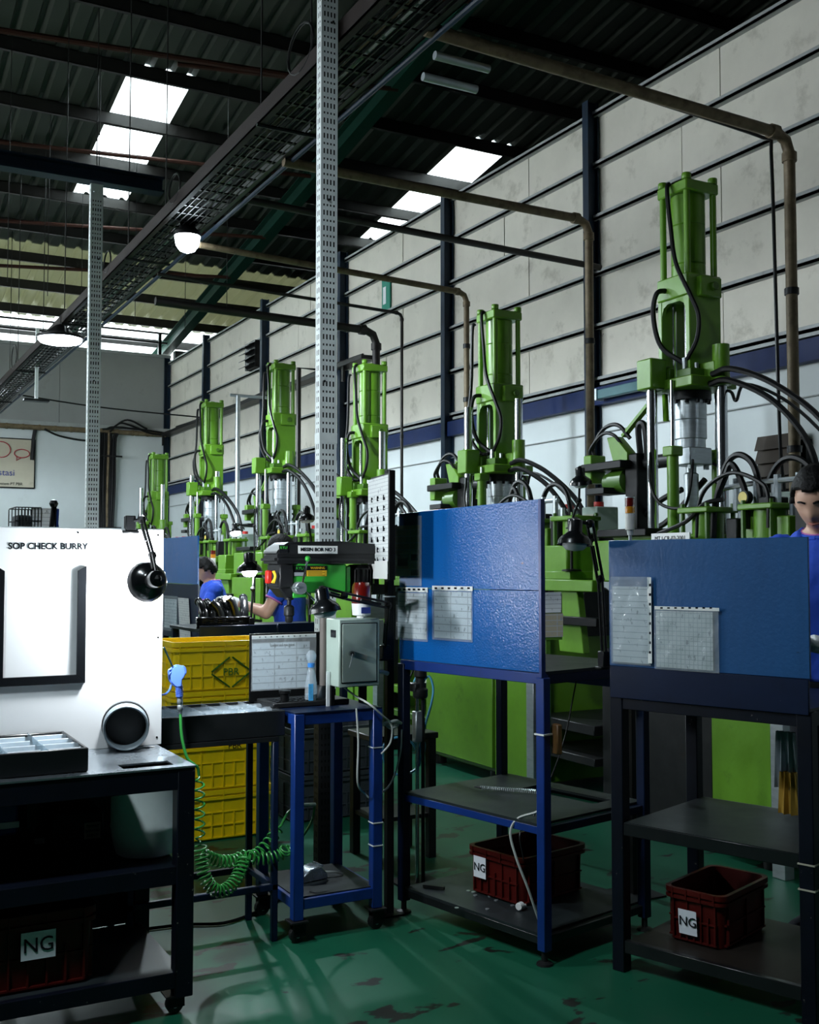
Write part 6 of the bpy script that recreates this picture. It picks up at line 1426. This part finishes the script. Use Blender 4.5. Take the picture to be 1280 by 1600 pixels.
def person(base, face, H, lean, hd, arms, label, fringe=0., glove=True):
    """face: heading vector; hd: (turn, nod) of the head in radians; arms: two (elbow, wrist) in body axes (forward, left, up) metres"""
    k = H / 1.7; f = V((face[0], face[1], 0)).normalized(); s = V((-f.y, f.x, 0))
    root = thing('person', (base[0], base[1], 0), label, 'person')
    def Lc(a, b, z): return f * (a + max(0, z / k - .92) * k * math.tan(lean)) + s * b + V((0, 0, z))
    q = MB(); n = 20
    rings = [(.84, .0, .150, .105), (.92, .0, .165, .115), (1.0, .0, .15, .105), (1.1, .005, .15, .105), (1.22, .01, .165, .115), (1.32, .01, .175, .115), (1.39, .005, .17, .10), (1.44, .0, .125, .08), (1.475, .0, .075, .065)]
    vs = []; fs = []
    for z, o, w, d in rings: vs += [Lc(o * k + d * k * cos(2 * pi * i / n), w * k * sin(2 * pi * i / n), z * k) for i in range(n)]
    for j in range(len(rings) - 1): fs += [(j * n + i, j * n + (i + 1) % n, (j + 1) * n + (i + 1) % n, (j + 1) * n + i) for i in range(n)]
    fs += [tuple(range(n - 1, -1, -1)), tuple(range((len(rings) - 1) * n, len(rings) * n))]
    q.add(vs, fs)
    hc = Lc(.02 * k + .05 * sin(hd[1]), 0, 1.585 * k) - V((0, 0, .02 * sin(abs(hd[1]))))
    nb = Lc(0, 0, 1.45 * k)
    q.tube([nb - V((0, 0, .03)), nb.lerp(hc, .5), hc], lambda u: .056 * k, 12); bones = [(Lc(0, 0, .9 * k), Lc(0, 0, 1.42 * k), 'shirt', 0), (nb, hc, 'neck', 0)]
    # head in its own axes
    ct, st = cos(hd[0]), sin(hd[0]); hf = f * ct + s * st; hs_ = s * ct - f * st
    cn, sn = cos(hd[1]), sin(hd[1]); hf, hu = hf * cn - V((0, 0, 1)) * sn, V((0, 0, 1)) * cn + hf * sn
    def HP(F, S, U):
        jaw = 1 - .30 * max(0, -U - .1); ex = 0
        if F > 0:
            ex += .024 * math.exp(-(S / .16) ** 2) * max(0, 1 - abs(U + .22) / .3) + .006 * math.exp(-((abs(S) - .3) / .25) ** 2) * math.exp(-((U - .2) / .12) ** 2)
            ex -= .010 * math.exp(-((abs(S) - .38) / .16) ** 2) * math.exp(-((U - .02) / .12) ** 2); ex += .006 * math.exp(-(S / .25) ** 2) * math.exp(-((U + .55) / .1) ** 2) + .010 * math.exp(-(S / .25) ** 2) * math.exp(-((U + .86) / .16) ** 2)
        return hc + (hf * (.097 * F * (1 if F < 0 else .95) + ex) + hs_ * (.077 * S * jaw) + hu * (.120 * U)) * k
    vs = []; fs = []; m_, n_ = 24, 32
    for j in range(1, m_):
        t = pi * j / m_
        for i in range(n_): a = 2 * pi * i / n_; vs.append(HP(sin(t) * cos(a), sin(t) * sin(a), cos(t)))
    kk = len(vs); vs += [HP(0, 0, 1), HP(0, 0, -1)]
    for j in range(m_ - 2): fs += [(j * n_ + i, j * n_ + n_ + i, j * n_ + n_ + (i + 1) % n_, j * n_ + (i + 1) % n_) for i in range(n_)]
    fs += [(kk, i, (i + 1) % n_) for i in range(n_)] + [(kk + 1, (m_ - 2) * n_ + (i + 1) % n_, (m_ - 2) * n_ + i) for i in range(n_)]
    q.add(vs, fs)
    for sg in (-1, 1): q.ball(hc + (hs_ * sg * .078 - hf * .008 - hu * .005) * k, .03 * k, 10, (.55, .55, 1))
    wr = []
    for sg, (el, wri) in zip((1, -1), arms):
        sh = Lc(0, sg * .175 * k, 1.385 * k); E = f * el[0] + s * el[1] + V((0, 0, el[2])); Wp = f * wri[0] + s * wri[1] + V((0, 0, wri[2]))
        q.tube([Lc(0, sg * .09 * k, 1.39 * k), sh, sh.lerp(E, .5), E], lambda u: (.062 - .018 * u) * k, 12); q.ball(sh, .066 * k, 12); q.ball(E, .044 * k, 12)
        q.tube([E, E.lerp(Wp, .35), Wp], lambda u: (.044 - .015 * u) * k, 12); q.ball(Wp, .03 * k, 10)
        bones += [(sh, E, 'upper', 0), (E, Wp, 'fore', 0)]; wr.append((E, Wp))
    for sg in (1, -1):
        hp, kn, an = Lc(0, sg * .085 * k, .9 * k), f * .03 + s * sg * .09 * k + V((0, 0, .49 * k)), f * 0 + s * sg * .09 * k + V((0, 0, .09 * k))
        q.tube([hp, hp.lerp(kn, .5), kn], lambda u: (.088 - .03 * u) * k, 14); q.ball(kn, .058 * k, 12); q.tube([kn, kn.lerp(an, .3), an], lambda u: (.058 - .02 * u) * k, 12)
        ft = an + f * .16 * k - V((0, 0, .05 * k)); q.tube([an - f * .05 * k - V((0, 0, .045 * k)), an + f * .06 * k - V((0, 0, .045 * k)), ft], lambda u: .042 * k, 10)
        bones += [(hp, kn, 'leg', 0), (kn, an, 'leg', 0), (an, ft, 'shoe', 0)]
    raw = bpy.data.meshes.new('raw'); raw.from_pydata([tuple(v) for v in q.v], [], q.f)
    me = eval_mesh(raw, [('REMESH', dict(mode='VOXEL', voxel_size=.0115)), ('SMOOTH', dict(factor=.5, iterations=2))])
    me.name = 'body'; me.polygons.foreach_set('use_smooth', [True] * len(me.polygons)); me.materials.clear(); me.materials.append(MAT['skin'])
    body = bpy.data.objects.new('body', me); COL.objects.link(body); body.parent = root
    cls = []
    for p in me.polygons:
        c = V(p.center); hl = c - hc; F, S, U = hl.dot(hf) / (.097 * k), hl.dot(hs_) / (.077 * k), hl.dot(hu) / (.12 * k)
        if F * F + S * S + U * U < 1.9 and c.z > 1.45 * k - .06 and (hl.length < .15 * k):
            hair = (U > .52 - .25 * fringe and F > 0) or (F <= .12 and U > -.05) or (F < -.35 and U > -.45) or (F < .45 and U > .28 and abs(S) > .5) or (fringe and abs(S) > .62 and U > -.15 and F < .62)
            cls.append('hair' if hair else 'skin'); continue
        best = min(((seg_d(c, a, b)[0] - (.12 if kd == 'shirt' else 0), kd, seg_d(c, a, b)[1]) for a, b, kd, _ in bones), key=lambda x: x[0]); kd, u = best[1], best[2]
        if kd == 'upper': cls.append('shirt' if u < .62 else 'skin')
        elif kd in ('leg', 'shoe'): cls.append('trouser')
        elif kd == 'shirt': cls.append('shirt' if c.z > .93 * k and c.z < 1.47 * k else 'trouser' if c.z <= .93 * k else 'skin')
        else: cls.append('skin')
    C = lambda key: (lambda p: cls[p.index] == key)
    sub_surface(me, C('shirt'), .012, 'shirt', 'shirt', root, .003); sub_surface(me, C('trouser'), .010, 'trousers', 'trouser', root)
    sub_surface(me, C('hair'), .016, 'hair', 'hair', root, .002)
    # collar and sleeve trim
    cc = Lc(.0, 0, 1.455 * k); col = [cc + (f * cos(a) * .078 + s * sin(a) * .082) * k + V((0, 0, .012 - .03 * max(0, cos(a)))) for a in [2 * pi * i / 24 for i in range(25)]]
    MB().tube([p + V((root.location)) for p in col], .012, 8).build('collar', 'shirt', root); MB().tube([p + V(root.location) + V((0, 0, .012)) for p in col], .005, 6).build('collar_trim', 'trim_pink', root)
    for sg, (E, Wp) in zip((1, -1), wr):
        sh = Lc(0, sg * .175 * k, 1.385 * k); c = sh.lerp(E, .62); ax = (E - sh).normalized()
        MB().lathe([(.064 * k, -.006), (.067 * k, -.004), (.067 * k, .004), (.064 * k, .006)], c + V(root.location), ax, 18).build('cuff_trim', 'trim_pink', root)
        # gloved hand with five fingers, half closed
        fw = (Wp - E).normalized(); sd = fw.cross(V((0, 0, 1))).normalized() * sg; dn = sd.cross(fw).normalized(); dn = dn if dn.z < 0 else -dn
        h = MB(); h.tube([Wp - fw * .05, Wp, Wp + fw * .02], lambda u: .033, 12); h.obox(Wp + fw * .055, fw * .042, sd * .038, dn * .012); h.ball(Wp + fw * .05, .034, 10, (1, 1, .7))
        for j, (o, ln) in enumerate(((-.030, .062), (-.010, .074), (.011, .078), (.031, .070))):
            r0 = Wp + fw * .09 + sd * o; h.tube([r0 - fw * .02, r0, r0 + fw * ln * .4 + dn * ln * .12, r0 + fw * ln * .65 + dn * ln * .45, r0 + fw * ln * .6 + dn * ln * .8], lambda u: .0098 - .0015 * u, 8, 3)
        r0 = Wp + fw * .025 + sd * .034; h.tube([r0 - sd * .01, r0 + sd * .02 + fw * .02 + dn * .01, r0 + sd * .024 + fw * .045 + dn * .03, r0 + sd * .012 + fw * .065 + dn * .045], lambda u: .0118 - .002 * u, 8, 3)
        raw = bpy.data.meshes.new('g'); raw.from_pydata([tuple(v) for v in h.v], [], h.f)
        gm = eval_mesh(raw, [('REMESH', dict(mode='VOXEL', voxel_size=.0042)), ('SMOOTH', dict(factor=.5, iterations=2))]); gm.name = 'glove'
        gm.polygons.foreach_set('use_smooth', [True] * len(gm.polygons)); gm.materials.clear(); gm.materials.append(MAT['glove' if glove else 'skin'])
        g = bpy.data.objects.new('glove', gm); COL.objects.link(g); g.parent = root
    # eyes, brows, mouth
    W0 = V(root.location)
    for sg in (-1, 1):
        e = HP(.86, sg * .38, .0); MB().ball(e + W0 + hf * .001, .0075 * k, 10, (1, 1, .45)).build('eye', 'eye', root)
        MB().tube([HP(.9, sg * .18, .17) + W0 + hf * .004, HP(.88, sg * .38, .22) + W0 + hf * .005, HP(.74, sg * .58, .17) + W0 + hf * .006], .0038, 6, 3).build('eyebrow', 'hair', root)
    MB().tube([HP(.80, -.26, -.5) + W0 + hf * .003, HP(.86, 0, -.5) + W0 + hf * .006, HP(.80, .26, -.5) + W0 + hf * .003], .0055, 6, 3).build('mouth', 'lip', root)
    return root, f, s, Lc

LEFT = -V(_r)                                    # the photo's left, in the hall
p = at(346, 900, D=9.3)
r1 = person((p.x, p.y), LEFT * .9 + V((-.474, -.88, 0)) * .25, 1.53, .16, (0, .45), (((.16, .20, 1.08), (.34, .05, 1.17)), ((.17, -.22, 1.07), (.36, -.06, 1.16))),
            'worker in a blue polo shirt bending over the bench, left of the lit lamp')
p = at(457, 900, D=7.9)
person((p.x, p.y), LEFT, 1.68, .06, (0, .35), (((.16, .22, 1.12), (.40, .12, 1.20)), ((.10, -.24, 1.10), (.37, -.10, 1.17))),
       'worker in a blue polo shirt half hidden behind the drill press, arms out')
p = at(1304, 800, D=4.3)
r3 = person((p.x, p.y), LEFT * .75 + V((-.474, -.88, 0)) * .75, 1.84, .14, (0.1, .42), (((.20, .24, 1.12), (.40, .10, 1.17)), ((.2, -.24, 1.12), (.42, -.04, 1.20))),
            'worker in a blue shirt at the right edge, looking down at a white gloved task')
# round green badges
def badge(px, py, D, r, par):
    c = at(px, py, D=D); n = (V((0, 0, CZ)) - c).normalized(); u = n.cross(V((0, 0, 1))).normalized(); v = u.cross(n); o = V(par[0].location)
    MB().tube([c + (u * cos(a) + v * sin(a)) * r for a in [2 * pi * i / 20 for i in range(21)]], r * .16, 5).build('badge', 'badge_green', par[0])
    MB().tube([c + (u * cos(a) + v * sin(a)) * r * .35 for a in [2 * pi * i / 10 for i in range(11)]], r * .16, 5).build('badge', 'badge_green', par[0])
    for i in range(8): a = 2 * pi * i / 8; d = u * cos(a) + v * sin(a); MB().obox(c + d * r * 1.2, d * r * .16, d.cross(n) * r * .16, n * r * .1).build('badge_tooth', 'badge_green', par[0])
